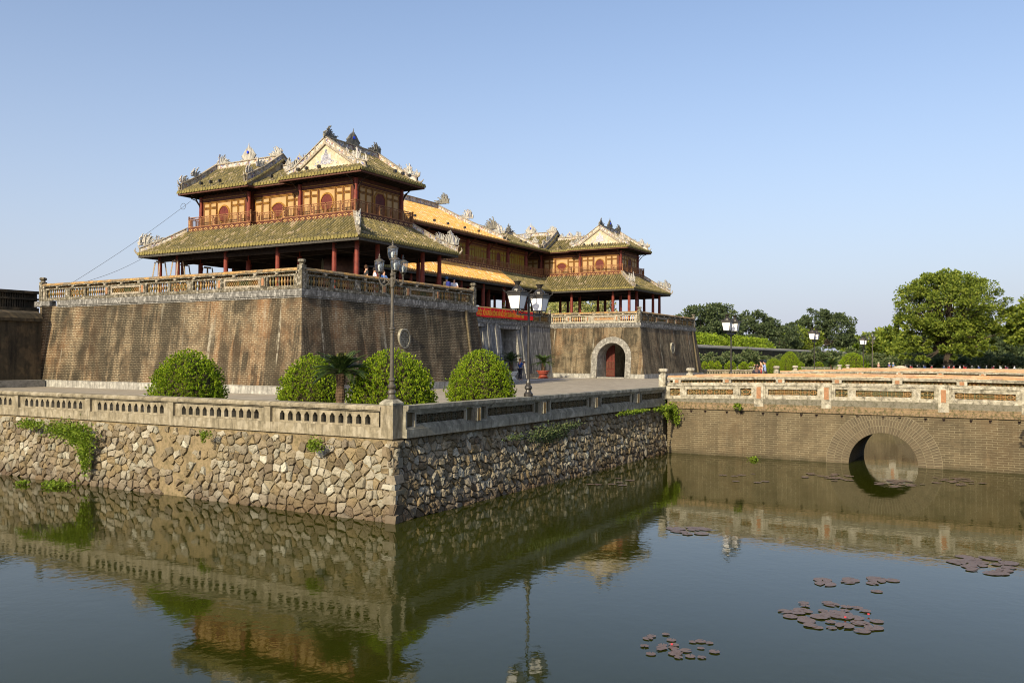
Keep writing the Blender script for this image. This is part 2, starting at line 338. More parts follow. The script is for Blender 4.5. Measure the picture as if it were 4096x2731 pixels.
    t = NT('grassland'); n = t.noise(scale=.12, det=6); t.col(t.ramp(n, [(.3,(.10,.11,.04)),(.55,(.14,.15,.05)),(.7,(.22,.19,.12))])).rough(.95); m['grass'] = t.mat
    m['rock_mortar'] = M_stained('earthy_mortar', (.215,.165,.095), (.06,.047,.026), .6, scale=2., streak=False, moss=.35)
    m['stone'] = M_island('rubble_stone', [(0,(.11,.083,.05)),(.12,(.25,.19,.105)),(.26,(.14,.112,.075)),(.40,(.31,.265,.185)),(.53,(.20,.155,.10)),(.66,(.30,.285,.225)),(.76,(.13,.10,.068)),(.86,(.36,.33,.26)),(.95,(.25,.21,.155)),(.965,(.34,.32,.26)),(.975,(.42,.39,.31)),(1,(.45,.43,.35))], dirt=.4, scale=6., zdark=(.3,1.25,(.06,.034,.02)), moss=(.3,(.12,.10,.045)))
    m['skin'] = M_plain('skin', (.50,.27,.18), .6, .05)
    m['hair'] = M_plain('dark_hair', (.025,.018,.014), .7, .2)
    # water
    t = NT('moat_water'); x = t.obj(); n1 = t.noise(t.vscale(x, (1.0, 1.0, 1)), 4.2, 3, .5, .4); n2 = t.noise(x, 1.1, 2, .5); n3 = t.noise(x, .12, 2)
    h = t.math('ADD', t.math('MULTIPLY', n1, .35), t.math('MULTIPLY', n2, .65)); h = t.math('MULTIPLY', h, t.math('ADD', t.fr(n3, .35, .65), .35)); t.bump(h, .22, .02)
    t.col(t.ramp(t.noise(x, .05, 2), [(.3,(.017,.021,.002)),(.7,(.026,.029,.003))])).rough(.03); t.b.inputs['IOR'].default_value = 1.33; t.b.inputs['Specular IOR Level'].default_value = .44; m['water'] = t.mat
mats()
# ================================================================== GATE BASE
FL = 3.2; ZC = 9.6; BT = .88; DK = 10.05
FOOT = [(40.8,39.2),(63.4,39.2),(63.4,51.63),(98.8,51.63),(98.8,39.2),(121.4,39.2),(121.4,67),(40.8,67)]
def offset(pts, o):
    out = []; n = len(pts)
    for i in range(n):
        a, b, c = pts[i-1], pts[i], pts[(i+1) % n]
        def nrm(p, q):
            dx, dy = q[0]-p[0], q[1]-p[1]; L = sqrt(dx*dx+dy*dy); return (dy/L, -dx/L)
        n1, n2 = nrm(a, b), nrm(b, c)
        k = 1 + n1[0]*n2[0] + n1[1]*n2[1]
        out.append((b[0] + o*(n1[0]+n2[0])/k, b[1] + o*(n1[1]+n2[1])/k))
    return out
def edge(pts, i):
    a, b = pts[i], pts[(i+1) % len(pts)]; dx, dy = b[0]-a[0], b[1]-a[1]; L = sqrt(dx*dx+dy*dy)
    return (a[0], a[1], dx/L, dy/L, dy/L, -dx/L), L
def edge_band(mb, pts, i, o0, o1, z0, z1, cuts=()):
    # mitred band on edge i between inward offset o0 and outward o1
    A, B = offset(pts, o0), offset(pts, o1); j = (i+1) % len(pts); fr, L = edge(pts, i)
    def S(p): return (p[0]-fr[0])*fr[2] + (p[1]-fr[1])*fr[3]
    marks = [None] + [c for cc in cuts for c in cc] + [None]
    for q in range(0, len(marks), 2):
        lo, hi = marks[q], marks[q+1]; P = []
        for z in (z0, z1):
            for pts2, w in ((A, lo), (B, lo), (B, hi), (A, hi)):
                e = pts2[i] if (w is lo and w == lo and (pts2, w) and False) else None
                P.append(None)
        P = []
        for z in (z0, z1):
            P += [(*(A[i] if lo is None else (fr[0]+fr[2]*lo+fr[4]*o0, fr[1]+fr[3]*lo+fr[5]*o0)), z), (*(B[i] if lo is None else (fr[0]+fr[2]*lo+fr[4]*o1, fr[1]+fr[3]*lo+fr[5]*o1)), z),
                  (*(B[j] if hi is None else (fr[0]+fr[2]*hi+fr[4]*o1, fr[1]+fr[3]*hi+fr[5]*o1)), z), (*(A[j] if hi is None else (fr[0]+fr[2]*hi+fr[4]*o0, fr[1]+fr[3]*hi+fr[5]*o0)), z)]
        mb.add(P, [(0,1,2,3),(4,7,6,5),(1,5,6,2),(0,3,7,4),(0,4,5,1),(3,2,6,7)])
def arch_top(s0, s1, zs, zt=None, n=14):
    c, r = (s0+s1)/2, (s1-s0)/2; h = r if zt is None else zt - zs
    return [(c - r*cos(pi*k/n), zs + h*sin(pi*k/n)) for k in range(n+1)]
def wall_face(mb, fr, s0, s1, z0, z1, b, ops=(), e0=0., e1=0., depth=1.6, jm=None, back=None):
    # battered face with openings; ops = (sa, sb, floor z, outline of the head [(s,z)...])
    ox, oy, ax, ay, nx, ny = fr
    def P(s, z, d=0.):
        k = (z-z0)/(z1-z0); q = -b*k + d; return (ox+ax*s+nx*q, oy+ay*s+ny*q, z)
    def PB(s, z): return (ox+ax*s-nx*depth, oy+ay*s-ny*depth, z)
    def E(s, z):
        k = (z-z0)/(z1-z0)
        if abs(s-s0) < 1e-6: return s + e0*k
        if abs(s-s1) < 1e-6: return s - e1*k
        return s
    def quad(a, b_, c, d): mb.add([P(E(*a), a[1]), P(E(*b_), b_[1]), P(E(*c), c[1]), P(E(*d), d[1])], [(0,1,2,3)])
    cur = s0
    for sa, sb, zf, head in sorted(ops):
        if jm is not None: jm.cut()
        if back is not None: back.cut()
        quad((cur,z0),(sa,z0),(sa,z1),(cur,z1))
        if zf > z0 + 1e-6: quad((sa,z0),(sb,z0),(sb,zf),(sa,zf))
        for (p, q) in zip(head[:-1], head[1:]):
            if q[0] > p[0] + 1e-6: quad(p, q, (q[0], z1), (p[0], z1))
        out = [(sa, zf)] + list(head) + [(sb, zf)]
        J = jm or mb
        for p, q in zip(out[:-1], out[1:]): J.add([P(*p), P(*q), PB(*q), PB(*p)], [(0,3,2,1)])
        if zf > z0 + 1e-6: J.add([P(sa,zf), P(sb,zf), PB(sb,zf), PB(sa,zf)], [(0,1,2,3)])
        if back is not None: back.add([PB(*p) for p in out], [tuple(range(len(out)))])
        cur = sb
    quad((cur,z0),(s1,z0),(s1,z1),(cur,z1))

gate = empty('fortress_gate', (81.1,51.6,FL), 'massive U-shaped brick gate platform with sloping streaked walls and glazed parapet', 'gate')
br = MB(); gs = MB(); jb = MB(); dark = MB()
# outer sides of the wings
fr, L = edge(FOOT, 7); wall_face(br, fr, 0, L, FL, ZC, BT, e0=-1.7, e1=BT)          # lit west side of the near wing
br.cut(); fr, L = edge(FOOT, 0); wall_face(br, fr, 0, L, FL, ZC, BT, e0=BT, e1=BT)
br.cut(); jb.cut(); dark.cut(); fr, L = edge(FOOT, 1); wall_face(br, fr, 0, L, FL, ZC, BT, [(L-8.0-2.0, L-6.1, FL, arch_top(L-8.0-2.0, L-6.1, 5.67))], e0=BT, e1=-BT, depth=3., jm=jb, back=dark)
br.cut(); fr, L = edge(FOOT, 4); wall_face(br, fr, 0, L, FL, ZC, BT, e0=BT, e1=BT)
br.cut(); fr, L = edge(FOOT, 5); wall_face(br, fr, 0, L, FL, ZC, BT, e0=BT, e1=0)
br.cut(); fr, L = edge(FOOT, 6); wall_face(br, fr, 0, L, FL, ZC, .001)
# inner face of the far wing with its arch
br.cut(); jb.cut(); dark.cut(); fr, L = edge(FOOT, 3); sA = 51.63-45.53; sB = 51.63-41.77                        # runs from (98.8,51.63) towards -Y
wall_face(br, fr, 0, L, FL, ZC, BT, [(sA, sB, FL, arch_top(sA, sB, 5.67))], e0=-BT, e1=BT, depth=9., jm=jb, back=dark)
archfr = fr
# centre, faced in grey stone, three flat-headed doorways
jb.cut(); dark.cut(); fr, L = edge(FOOT, 2); D = [(71.3,75.0,9.05),(79.1,83.15,9.15),(87.2,90.9,9.05)]
wall_face(gs, fr, 0, L, FL, ZC, BT, [(a-63.4, b_-63.4, FL, [(a-63.4, zt), (b_-63.4, zt)]) for a, b_, zt in D], e0=-BT, e1=-BT, depth=6., jm=jb, back=dark)
for a, b_, zt in D:                                                              # stone architraves round the doorways and narrow pilasters
    for s in (a-1.15-63.4, b_+1.15-63.4):
        P = lambda s_, q, z: (fr[0]+s_, fr[1]+q, z)
        gs.add([P(s-.22,-.16,FL),P(s+.22,-.16,FL),P(s+.22,BT-.16,ZC),P(s-.22,BT-.16,ZC),P(s-.22,.1,FL),P(s+.22,.1,FL),P(s+.22,BT+.1,ZC),P(s-.22,BT+.1,ZC)],[(0,1,2,3),(0,3,7,4),(1,5,6,2),(3,2,6,7)])
    l = zt
    gs.bx(fr, a-63.4-.7, b_-63.4+.7, -BT*(l-FL)/(ZC-FL)-.1, -BT*(l-FL)/(ZC-FL)+.1, l+.02, l+.34)
br.build('brick_wall', MT['brick'], gate); gs.build('stone_facing', MT['grey_stone'], gate)
jb.build('passage_lining', MT['plinth'], gate); dark.build('passage_dark_sheet', MT['soffit'], gate)  # black sheet closes each open passage, its colour standing for inner darkness
# arch ring, thick stone surround standing 6 cm proud of the battered wall
def arch_ring(fr, sc, r0, r1, zs, p, nm, segs=22, b=BT, z0=FL, z1=ZC):
    m = MB(); ox, oy, ax, ay, nx, ny = fr
    def P(s, z, d): q = -b*(z-z0)/(z1-z0) + d; return (ox+ax*s+nx*q, oy+ay*s+ny*q, z)
    ins = [(sc-r0, z0)] + [(sc - r0*cos(pi*k/segs), zs + r0*sin(pi*k/segs)) for k in range(segs+1)] + [(sc+r0, z0)]
    out = [(sc-r1, z0)] + [(sc - r1*cos(pi*k/segs), zs + r1*sin(pi*k/segs)) for k in range(segs+1)] + [(sc+r1, z0)]
    for i in range(len(ins)-1):
        a, b_, c, d = ins[i], ins[i+1], out[i+1], out[i]
        m.add([P(*a,p),P(*b_,p),P(*c,p),P(*d,p),P(*a,-.05),P(*b_,-.05),P(*c,-.05),P(*d,-.05)],[(0,1,2,3),(0,4,5,1),(3,2,6,7)])
    return m.build('arch_surround', MT['arch_stone'], gate)
scA = (sA+sB)/2; arch_ring(archfr, scA, 1.9, 2.66, 5.67, .07, 'a')
# door leaf standing open inside the arch
dl = MB(); fx = 99.9
dl.box(101.6, 101.68, 44.25, 45.45, 3.35, 7.3); door = dl.build('door_leaf', MT['door_red'], gate)
dp = MB()
for k in range(6): dp.box(101.53, 101.6, 44.3+.2*k, 44.35+.2*k, 5.4, 7.2)
for k in range(3): dp.box(101.53, 101.6, 44.3+.39*k, 44.62+.39*k, 4.35, 5.25)
dp.box(101.53, 101.6, 44.3, 45.4, 3.45, 4.2); dp.build('door_panel', MT['dark_red'], door)
st = MB(); st.box(98.85, 99.7, 41.85, 45.45, 3.2, 3.33); st.build('threshold', MT['plinth'], gate)
# plinth and cornice
pl = MB(); co = MB()
for i in range(7):
    cuts = {2: [(a-63.4, b_-63.4) for a, b_, z in D], 3: [(sA-.78, sB+.78)]}.get(i, [])
    cuts = [c for c in cuts]
    if cuts: edge_band(pl, FOOT, i, -.1, .07, FL, 3.74, cuts)
    else: edge_band(pl, FOOT, i, -.1, .07, FL, 3.74)
    edge_band(co, FOOT, i, -BT-.3, -BT+.06, ZC-.12, ZC); edge_band(co, FOOT, i, -BT-.4, -BT+.13, ZC+.002, DK-.03)
fr7, L7 = edge(FOOT, 7); edge_band(pl, FOOT, 7, -.1, .07, FL, 3.74); edge_band(co, FOOT, 7, -BT-.3, -BT+.06, ZC-.12, ZC); edge_band(co, FOOT, 7, -BT-.4, -BT+.13, ZC+.002, DK-.03)
co.box(41.55, 42.1, 67.21, 69.3, ZC, DK-.03); pl.build('plinth', MT['plinth'], gate); co.build('cornice', MT['cornice'], gate)
dk = MB(); top = offset(FOOT, -BT-.1)
for a, b_, c, d in (((41,39.5),(63,39.5),(63,67.2),(41,67.2)), ((63,52.8),(99.2,52.8),(99.2,67.2),(63,67.2)), ((99.2,39.5),(121,39.5),(121,67.2),(99.2,67.2))):
    x0, y0 = a; x1, y1 = c; x0 += .9 if x0 < 42 else 0; x1 -= .9 if x1 > 120 else 0; y0 += .85 if y0 < 40 else 0
    if x1 == 63: x1 = 62.3
    if x0 == 63: x0 = 62.3
    if x1 == 99.2: x1 = 99.9
    if x0 == 99.2: x0 = 99.9
    dk.add([(x0,y0,DK),(x1,y0,DK),(x1,y1,DK),(x0,y1,DK)], [(0,1,2,3)])
dk.build('deck', MT['paving'], gate)
# drain strips down the wing fronts, round fretted windows
ds = MB()
for X in (60.9, 119.2):
    ds.cut()
    ds.add([(X-.11,39.05,FL+.5),(X+.11,39.05,FL+.5),(X+.11,39.05+BT,ZC),(X-.11,39.05+BT,ZC),(X-.11,39.4,FL+.5),(X+.11,39.4,FL+.5),(X+.11,39.3+BT,ZC),(X-.11,39.3+BT,ZC)],[(0,1,2,3),(0,3,7,4),(1,5,6,2)])
ds.build('drain_strip', MT['brick_bridge'], gate)
for X in (52.0, 110.0):
    zc = 7.04; y = 39.2 + BT*(zc-FL)/(ZC-FL); wf = (X, y, 1, 0, 0, -1)
    # frame follows the batter closely enough at this size: set 5 cm proud
    circ = [(.56*cos(2*pi*k/28), zc+.62*sin(2*pi*k/28)) for k in range(28)]
    w = MB(); w.ring(wf, circ, .13, -.2, .16); rw = w.build('round_window', MT['concrete2'], gate)
    g = MB()
    for k in range(-3, 4):
        hw = sqrt(max(0, .56**2 - (k*.16)**2)); g.bx(wf, -hw, hw, .02, .1, zc+k*.17-.03, zc+k*.17+.03)
        for q in range(-3, 4):
            s = q*.16 + (.08 if k % 2 else 0)
            if s*s + (k*.17+.08)**2 < .30: g.bx(wf, s-.022, s+.022, .025, .095, zc+k*.17+.03, zc+k*.17+.14)
    g.build('fretwork', MT['concrete2'], rw)
    h = MB(); h.poly(wf, [(.57*cos(2*pi*k/28), zc+.63*sin(2*pi*k/28)) for k in range(28)], -.1, .012); h.build('window_recess', MT['soffit'], rw)

# parapet -----------------------------------------------------------
def parapet(P0, P1, layout, frame, zb=DK, H=1.4, bal='baluster', parent=None, hidden=False):
    dx, dy = P1[0]-P0[0], P1[1]-P0[1]; L = sqrt(dx*dx+dy*dy); fr = (P0[0], P0[1], dx/L, dy/L, dy/L, -dx/L)
    f = MB(); c = MB(); b = MB(); l = MB(); p = MB(); w = MB()
    Z = lambda t: zb + H*t
    f.bx(fr, 0, L, -.36, 0, Z(0), Z(.17)); f.bx(fr, 0, L, -.34, -.02, Z(.62), Z(.70)); f.bx(fr, 0, L, -.36, .02, Z(.81), Z(.86))
    W = {'B': 2.7, 'L': 2.1, 'S': 3.8, 'P': .5, 'p': .42, 'D': 2.4}; tot = sum(W[k] for k in layout); s = 0
    for k in layout:
        e = s + W[k]/tot*L
        if k == 'P':
            f.bx(fr, s, e, -.4, .05, Z(.17), Z(.62)); p.cut(); p.bx(fr, s+.13, e-.13, .05, .075, Z(.22), Z(.58))
        elif k == 'p':
            f.bx(fr, s, e, -.35, -.01, Z(.17), Z(.62)); w.cut(); w.bx(fr, s+.1, e-.1, -.01, .012, Z(.27), Z(.52))
        else:
            f.bx(fr, s, s+.12, -.34, -.03, Z(.17), Z(.62)); f.bx(fr, e-.12, e, -.34, -.03, Z(.17), Z(.62))
            s0, s1 = s+.12, e-.12
            l.cut() if k in 'LDS' else 0
            if k in 'B':
                b.cut()
                n = int((s1-s0)/.24)
                for i in range(n):
                    q = s0 + (i+.5)*(s1-s0)/n; x = fr[0]+fr[2]*q-fr[4]*.18; y = fr[1]+fr[3]*q-fr[5]*.18
                    b.lathe([(.05,0),(.055,.06),(.035,.1),(.085,.26),(.095,.34),(.05,.46),(.04,.5),(.07,.56),(.07,.64)], (x,y,Z(.165)), 6)
            elif k in 'LD':
                l.bx(fr, s0, s1, -.2, -.16, Z(.385), Z(.415)); n = int((s1-s0)/.3)
                for i in range(n):
                    q0, q1 = s0+i*(s1-s0)/n, s0+(i+1)*(s1-s0)/n
                    l.poly(fr, [(q0,Z(.17)),(q0+.06,Z(.17)),(q1,Z(.6)),(q1-.06,Z(.62))], -.2, -.15)
                    l.poly(fr, [(q1-.06,Z(.17)),(q1,Z(.17)),(q0+.06,Z(.62)),(q0,Z(.6))], -.205, -.155)
                    l.bx(fr, q0-.02, q0+.02, -.21, -.14, Z(.17), Z(.62))
                if k == 'D': f.bx(fr, s0, s1, -.3, -.25, Z(.17), Z(.62))
            else:
                w.cut(); w.bx(fr, s0, s1, -.3, -.04, Z(.17), Z(.27)); w.bx(fr, s0, s1, -.3, -.04, Z(.52), Z(.62)); w.bx(fr, s0, s0+.14, -.29, -.05, Z(.27), Z(.52)); w.bx(fr, s1-.14, s1, -.29, -.05, Z(.27), Z(.52))
                n = int((s1-s0)/.22)
                for i in range(n):
                    q0, q1 = s0+.14+i*(s1-s0-.28)/n, s0+.14+(i+1)*(s1-s0-.28)/n
                    l.ring(fr, [((q0+q1)/2+.07*cos(a), Z(.395)+.11*sin(a)) for a in (0,pi/3,2*pi/3,pi,4*pi/3,5*pi/3)], .035, -.2, -.12)
                l.bx(fr, s0+.14, s1-.14, -.24, -.2, Z(.27), Z(.52))
        s = e
    l.cut() # upper slots
    n = max(2, int(L/1.9))
    for i in range(n+1):
        q = min(max(L*i/n, .16), L-.16); f.bx(fr, q-.15, q+.15, -.36, .035, Z(.70), Z(.81)); w.cut(); w.bx(fr, q-.09, q+.09, .035, .05, Z(.71), Z(.80))
    for i in range(int(L/.17)):
        q = .2+i*.17
        if q < L-.2: l.poly(fr, [(q,Z(.70)),(q+.035,Z(.70)),(q+.13,Z(.81)),(q+.095,Z(.81))], -.19, -.15)
    # coping: rounded glazed tiles laid end to end
    n = max(1, int(L/.55))
    for i in range(n):
        s0, s1 = L*i/n+.006, L*(i+1)/n-.006; pr = [(-.41,Z(.86)+.01),(.05,Z(.86)+.01),(.05,Z(.91)),(-.03,Z(.985)),(-.18,Z(1.01)),(-.33,Z(.985)),(-.41,Z(.91))]
        v = [(fr[0]+fr[2]*s+fr[4]*d, fr[1]+fr[3]*s+fr[5]*d, z) for s in (s0,s1) for d, z in pr]; m = len(pr)
        c.add(v, [tuple(range(m)), tuple(range(m, 2*m))[::-1]] + [(k, m+k, m+(k+1)%m, (k+1)%m) for k in range(m)])
    f.bx(fr, .1, L-.1, -.33, -.32, Z(.70), Z(.81))
    o = f.build('parapet', MT[frame], parent)
    c.build('coping', MT['yellow_tile'], o)
    if b.v: b.build('baluster_row', MT[bal], o)
    if l.v: l.build('lattice', MT['glaze' if bal != 'baluster_pale' else 'baluster_pale'], o)
    if p.v: p.build('terracotta_inset', MT['terra_inset'], o)
    if w.v: w.build('mosaic_inset', MT['ridge'], o)
    return o
def knob_post(x, y, z0, h, mat, parent, w=.3, cap=None, name='corner_post'):
    m = MB(); m.box(x-w/2, x+w/2, y-w/2, y+w/2, z0, z0+h)
    m.lathe([(.52*w,0),(.40*w,.05),(.38*w,.10),(.54*w,.16),(.66*w,.20),(.68*w,.29),(.56*w,.36),(.38*w,.38)], (x,y,z0+h+.001), 8, True)
    return m.build(name, cap or mat, parent)
T = offset(FOOT, -BT-.02)
def trim(a, b_, t0=.2, t1=.2):
    dx, dy = b_[0]-a[0], b_[1]-a[1]; L = sqrt(dx*dx+dy*dy); return (a[0]+dx/L*t0, a[1]+dy/L*t0), (b_[0]-dx/L*t1, b_[1]-dy/L*t1)
LAYS = {7: 'pBpLBPSPBLpBPSPBp', 0: 'pBBpBPBPSPBBp', 1: 'pBPSPBp', 2: 'pSPBPSPBLPBPSPBPSPLD', 3: 'BPBPpSPBp', 4: 'BBPSPBPBLBp', 5: 'pBPSPBPSPBp'}
for i, lay in LAYS.items():
    a, b_ = T[i], T[(i+1) % 8]; a, b_ = trim(a, b_)
    if i == 7: a = (T[7][0], 68.4)
    parapet(a, b_, lay, 'rail_dark' if i not in (3,) else 'rail_pale', parent=gate, bal='baluster_pale' if i == 3 else 'baluster')
for i in (0,1,4,5): knob_post(T[i][0]+(.16 if i in (0,4) else -.16), T[i][1]+.16, DK, 1.55, MT['rail_dark'], gate, .42)
knob_post(T[3][0]+.2, T[3][1]+.2, DK, 1.45, MT['rail_pale'], gate, .36); knob_post(T[7][0]+.16, 68.6, DK, 1.55, MT['rail_dark'], gate, .42)
# weathered stone seats on the far wing deck, seen over the parapet
# citadel walls running away from both sides of the gate
def citadel(x0, x1, name, label, cap='citadel_cap'):
    e = empty(name, ((x0+x1)/2, 67.4, FL), label, 'wall'); m = MB(); m.box(x0, x1, 66.9, 68.2, FL-3.5, 8.3); m.build('wall_body', MT['citadel'], e)
    c = MB(); pr = [(66.7,8.3),(66.7,8.55),(67.0,8.95),(67.55,9.15),(68.1,8.95),(68.4,8.55),(68.4,8.3)]; n = len(pr)
    v = [(x, y, z) for x in (x0, x1) for y, z in pr]; c.add(v, [tuple(range(n))[::-1], tuple(range(n,2*n))] + [(k,(k+1)%n,n+(k+1)%n,n+k) for k in range(n)])
    c.build('wall_coping', MT[cap], e); return e
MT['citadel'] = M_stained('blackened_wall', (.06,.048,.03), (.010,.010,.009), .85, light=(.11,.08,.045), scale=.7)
MT['citadel_cap'] = M_stained('grey_wall_coping', (.26,.25,.22), (.035,.035,.032), .6, scale=1.2, streak=False)
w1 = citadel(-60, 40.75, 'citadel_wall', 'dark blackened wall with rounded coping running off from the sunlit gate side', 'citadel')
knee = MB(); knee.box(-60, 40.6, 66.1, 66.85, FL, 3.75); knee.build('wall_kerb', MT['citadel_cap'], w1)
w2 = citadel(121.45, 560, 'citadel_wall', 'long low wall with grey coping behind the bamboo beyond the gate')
# upper terrace rail glimpsed behind the dark wall
ur = MB(); ur.box(-60, 40.4, 71, 71.3, 9.2, 10.75); up = empty('upper_parapet', (0,71,9), 'black glazed parapet seen above the dark wall at the frame edge', 'parapet')
ur = MB(); ur.box(-60,43,71,71.3,8.9,9.6); ur.box(-60,43,71,71.3,10.25,10.4); ur.box(-60,43,70.95,71.35,10.78,11.0)
for k in range(59): ur.box(-60+k*1.7,-59.6+k*1.7,71.02,71.28,9.6,10.25); ur.box(-59.2+k*1.7,-58.9+k*1.7,71.02,71.28,10.4,10.78)
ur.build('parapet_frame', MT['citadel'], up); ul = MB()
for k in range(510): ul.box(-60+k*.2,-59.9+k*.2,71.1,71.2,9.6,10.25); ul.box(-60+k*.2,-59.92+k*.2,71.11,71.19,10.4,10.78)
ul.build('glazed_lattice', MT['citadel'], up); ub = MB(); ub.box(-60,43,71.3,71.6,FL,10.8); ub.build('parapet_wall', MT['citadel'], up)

# ================================================================== TERRACE, WATER, LAND
wt = MB(); wt.add([(-400,-400,0),(700,-400,0),(700,500,0),(-400,500,0)], [(0,1,2,3)]); tag(wt.build('moat_water', MT['water']), kind='structure')
tr = MB(); tr.box(-80, 23.9, 62, 67, 3.0, 3.19) if False else None
tr.add([(24.0,18.8,FL),(138.2,18.8,FL),(138.2,70,FL),(24.0,70,FL)], [(0,1,2,3)]); tag(tr.build('terrace_paving', MT['paving']), kind='structure')
pw = MB(); pw.add([(66,30,FL+.004),(98,44,FL+.004),(98,47.2,FL+.004),(60,42,FL+.004)], [(0,1,2,3)]) if False else pw.add([(24.2,46.2,FL+.004),(138,46.2,FL+.004),(138,47.6,FL+.004),(24.2,47.6,FL+.004)],[(0,1,2,3)])
tag(pw.build('stone_path', MT['path_stone']), kind='structure')
ld = MB(); ld.box(205, 900, -300, 400, -.5, 3.15); ld.box(-400, 900, 66.9, 600, -.5, 3.14); ld.box(139.0, 560, 55, 66.95, -.5, 3.16); tag(ld.build('park_ground', MT['grass']), kind='structure')
# retaining walls: rubble stones over an earthy core
def convex_clip(poly, a, b_, c):
    out = []
    for i in range(len(poly)):
        p, q = poly[i], poly[(i+1) % len(poly)]; fp, fq = a*p[0]+b_*p[1]-c, a*q[0]+b_*q[1]-c
        if fp <= 0: out.append(p)
        if (fp < 0 < fq) or (fq < 0 < fp):
            t = fp/(fp-fq); out.append((p[0]+(q[0]-p[0])*t, p[1]+(q[1]-p[1])*t))
    return out
def rubble(fr, L, z0, z1, batter, sz, seed, patch=()):
    rr = random.Random(seed); mb = MB(); rows = int((z1-z0)/sz/.78); pts = []
    for j in range(-1, rows+1):
        x = -sz*2
        while x < L+sz*2:
            w = sz*rr.choice((.5,.7,.9,1.1,1.4,1.8))*rr.uniform(.85,1.15)*(1.25 if j < 2 else 1); pts.append((x+w/2, z0+(j+.5+rr.uniform(-.38,.38))*(z1-z0)/rows)); x += w
    grid = {}
    for i, p in enumerate(pts): grid.setdefault((int(p[0]//(sz*2)), int(p[1]//(sz*2))), []).append(i)
    ox, oy, ax, ay, nx, ny = fr
    for i, p in enumerate(pts):
        if p[0] < 0 or p[0] > L or p[1] < z0-sz*.2 or p[1] > z1: continue
        if any(a < p[0] < b_ and rr.random() < pr for a, b_, pr in patch): continue
        poly = [(p[0]-sz*1.5,p[1]-sz),(p[0]+sz*1.5,p[1]-sz),(p[0]+sz*1.5,p[1]+sz),(p[0]-sz*1.5,p[1]+sz)]
        g = (int(p[0]//(sz*2)), int(p[1]//(sz*2)))
        for gx in (-1,0,1,):
            for gy in (-1,0,1):
                for k in grid.get((g[0]+gx, g[1]+gy), []):
                    if k == i: continue
                    q = pts[k]; a, b_ = q[0]-p[0], q[1]-p[1]; c = (q[0]**2+q[1]**2-p[0]**2-p[1]**2)/2; poly = convex_clip(poly, a, b_, c)
                    if not poly: break
        poly = [(max(0.0, min(L, x)), max(z0-.15, min(z1, z))) for x, z in poly]
        if len(poly) < 3: continue
        cx = sum(q[0] for q in poly)/len(poly); cz = sum(q[1] for q in poly)/len(poly); gap = .022
        def shr(k, jit=0):
            out = []
            for x, z in poly:
                d = sqrt((x-cx)**2+(z-cz)**2) or 1; f = max(0, (d-gap)/d)*k; out.append((cx+(x-cx)*f+rr.uniform(-jit,jit), cz+(z-cz)*f+rr.uniform(-jit,jit)))
            return out
        # cut long edges so that outlines are not razor straight
        n0 = len(poly); pp = []
        for a, b_ in zip(poly, poly[1:]+poly[:1]):
            pp.append(a); pp.append(((a[0]+b_[0])/2+rr.uniform(-.02,.02), (a[1]+b_[1])/2+rr.uniform(-.02,.02)))
        poly = pp; D = rr.uniform(.03, .10); A = shr(1, .008); B = shr(.94, .016); C = shr(.74, .03); D2 = shr(.35, .03); n = len(poly)
        tx, tz = rr.uniform(-.16,.16), rr.uniform(-.2,.16)
        def P(s, z, d): d -= batter*(z-z0)/(z1-z0); return (ox+ax*s+nx*d, oy+ay*s+ny*d, z)
        v = [P(x,z,-.06) for x,z in A] + [P(x,z,D*.6+(x-cx)*tx+(z-cz)*tz+rr.uniform(-.012,.012)) for x,z in B] + [P(x,z,D*.93+(x-cx)*tx+(z-cz)*tz+rr.uniform(-.022,.022)) for x,z in C] + [P(x,z,D*1.05+(x-cx)*tx+(z-cz)*tz+rr.uniform(-.02,.02)) for x,z in D2]
        f = [(k,(k+1)%n,n+(k+1)%n,n+k) for k in range(n)] + [(n+k,n+(k+1)%n,2*n+(k+1)%n,2*n+k) for k in range(n)] + [(2*n+k,2*n+(k+1)%n,3*n+(k+1)%n,3*n+k) for k in range(n)] + [tuple(range(3*n,4*n))]
        mb.add(v, f)
    return mb
rw = empty('retaining_wall', (23.6,18.4,0), 'rubble stone retaining wall rising from the moat under the terrace balustrades', 'wall')
core = MB(); core.add([(23.55,18.35,-.6),(23.95,18.75,2.8),(23.95,70,2.8),(23.55,70,-.6)],[(0,1,2,3)]); core.add([(23.55,18.35,-.6),(139,18.35,-.6),(138.6,18.75,2.8),(23.95,18.75,2.8)],[(0,1,2,3)])
core.add([(139,18.35,-.6),(139,60,-.6),(138.6,60,2.8),(138.6,18.75,2.8)],[(0,1,2,3)]); core.add([(23.95,18.75,2.8),(138.6,18.75,2.8),(138.6,20,2.801),(25.2,20,2.801),(25.2,70,2.801),(23.95,70,2.8)],[(0,1,2,3,4,5)])
core.build('wall_core', MT['rock_mortar'], rw)
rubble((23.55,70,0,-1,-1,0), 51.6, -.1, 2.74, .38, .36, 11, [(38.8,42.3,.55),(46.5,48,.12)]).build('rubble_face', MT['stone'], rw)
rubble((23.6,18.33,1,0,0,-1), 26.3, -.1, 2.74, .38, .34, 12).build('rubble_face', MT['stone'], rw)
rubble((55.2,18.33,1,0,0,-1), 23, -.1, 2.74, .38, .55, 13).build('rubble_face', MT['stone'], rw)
q_ = MB(); rr = random.Random(77); z = -.05; k = 0
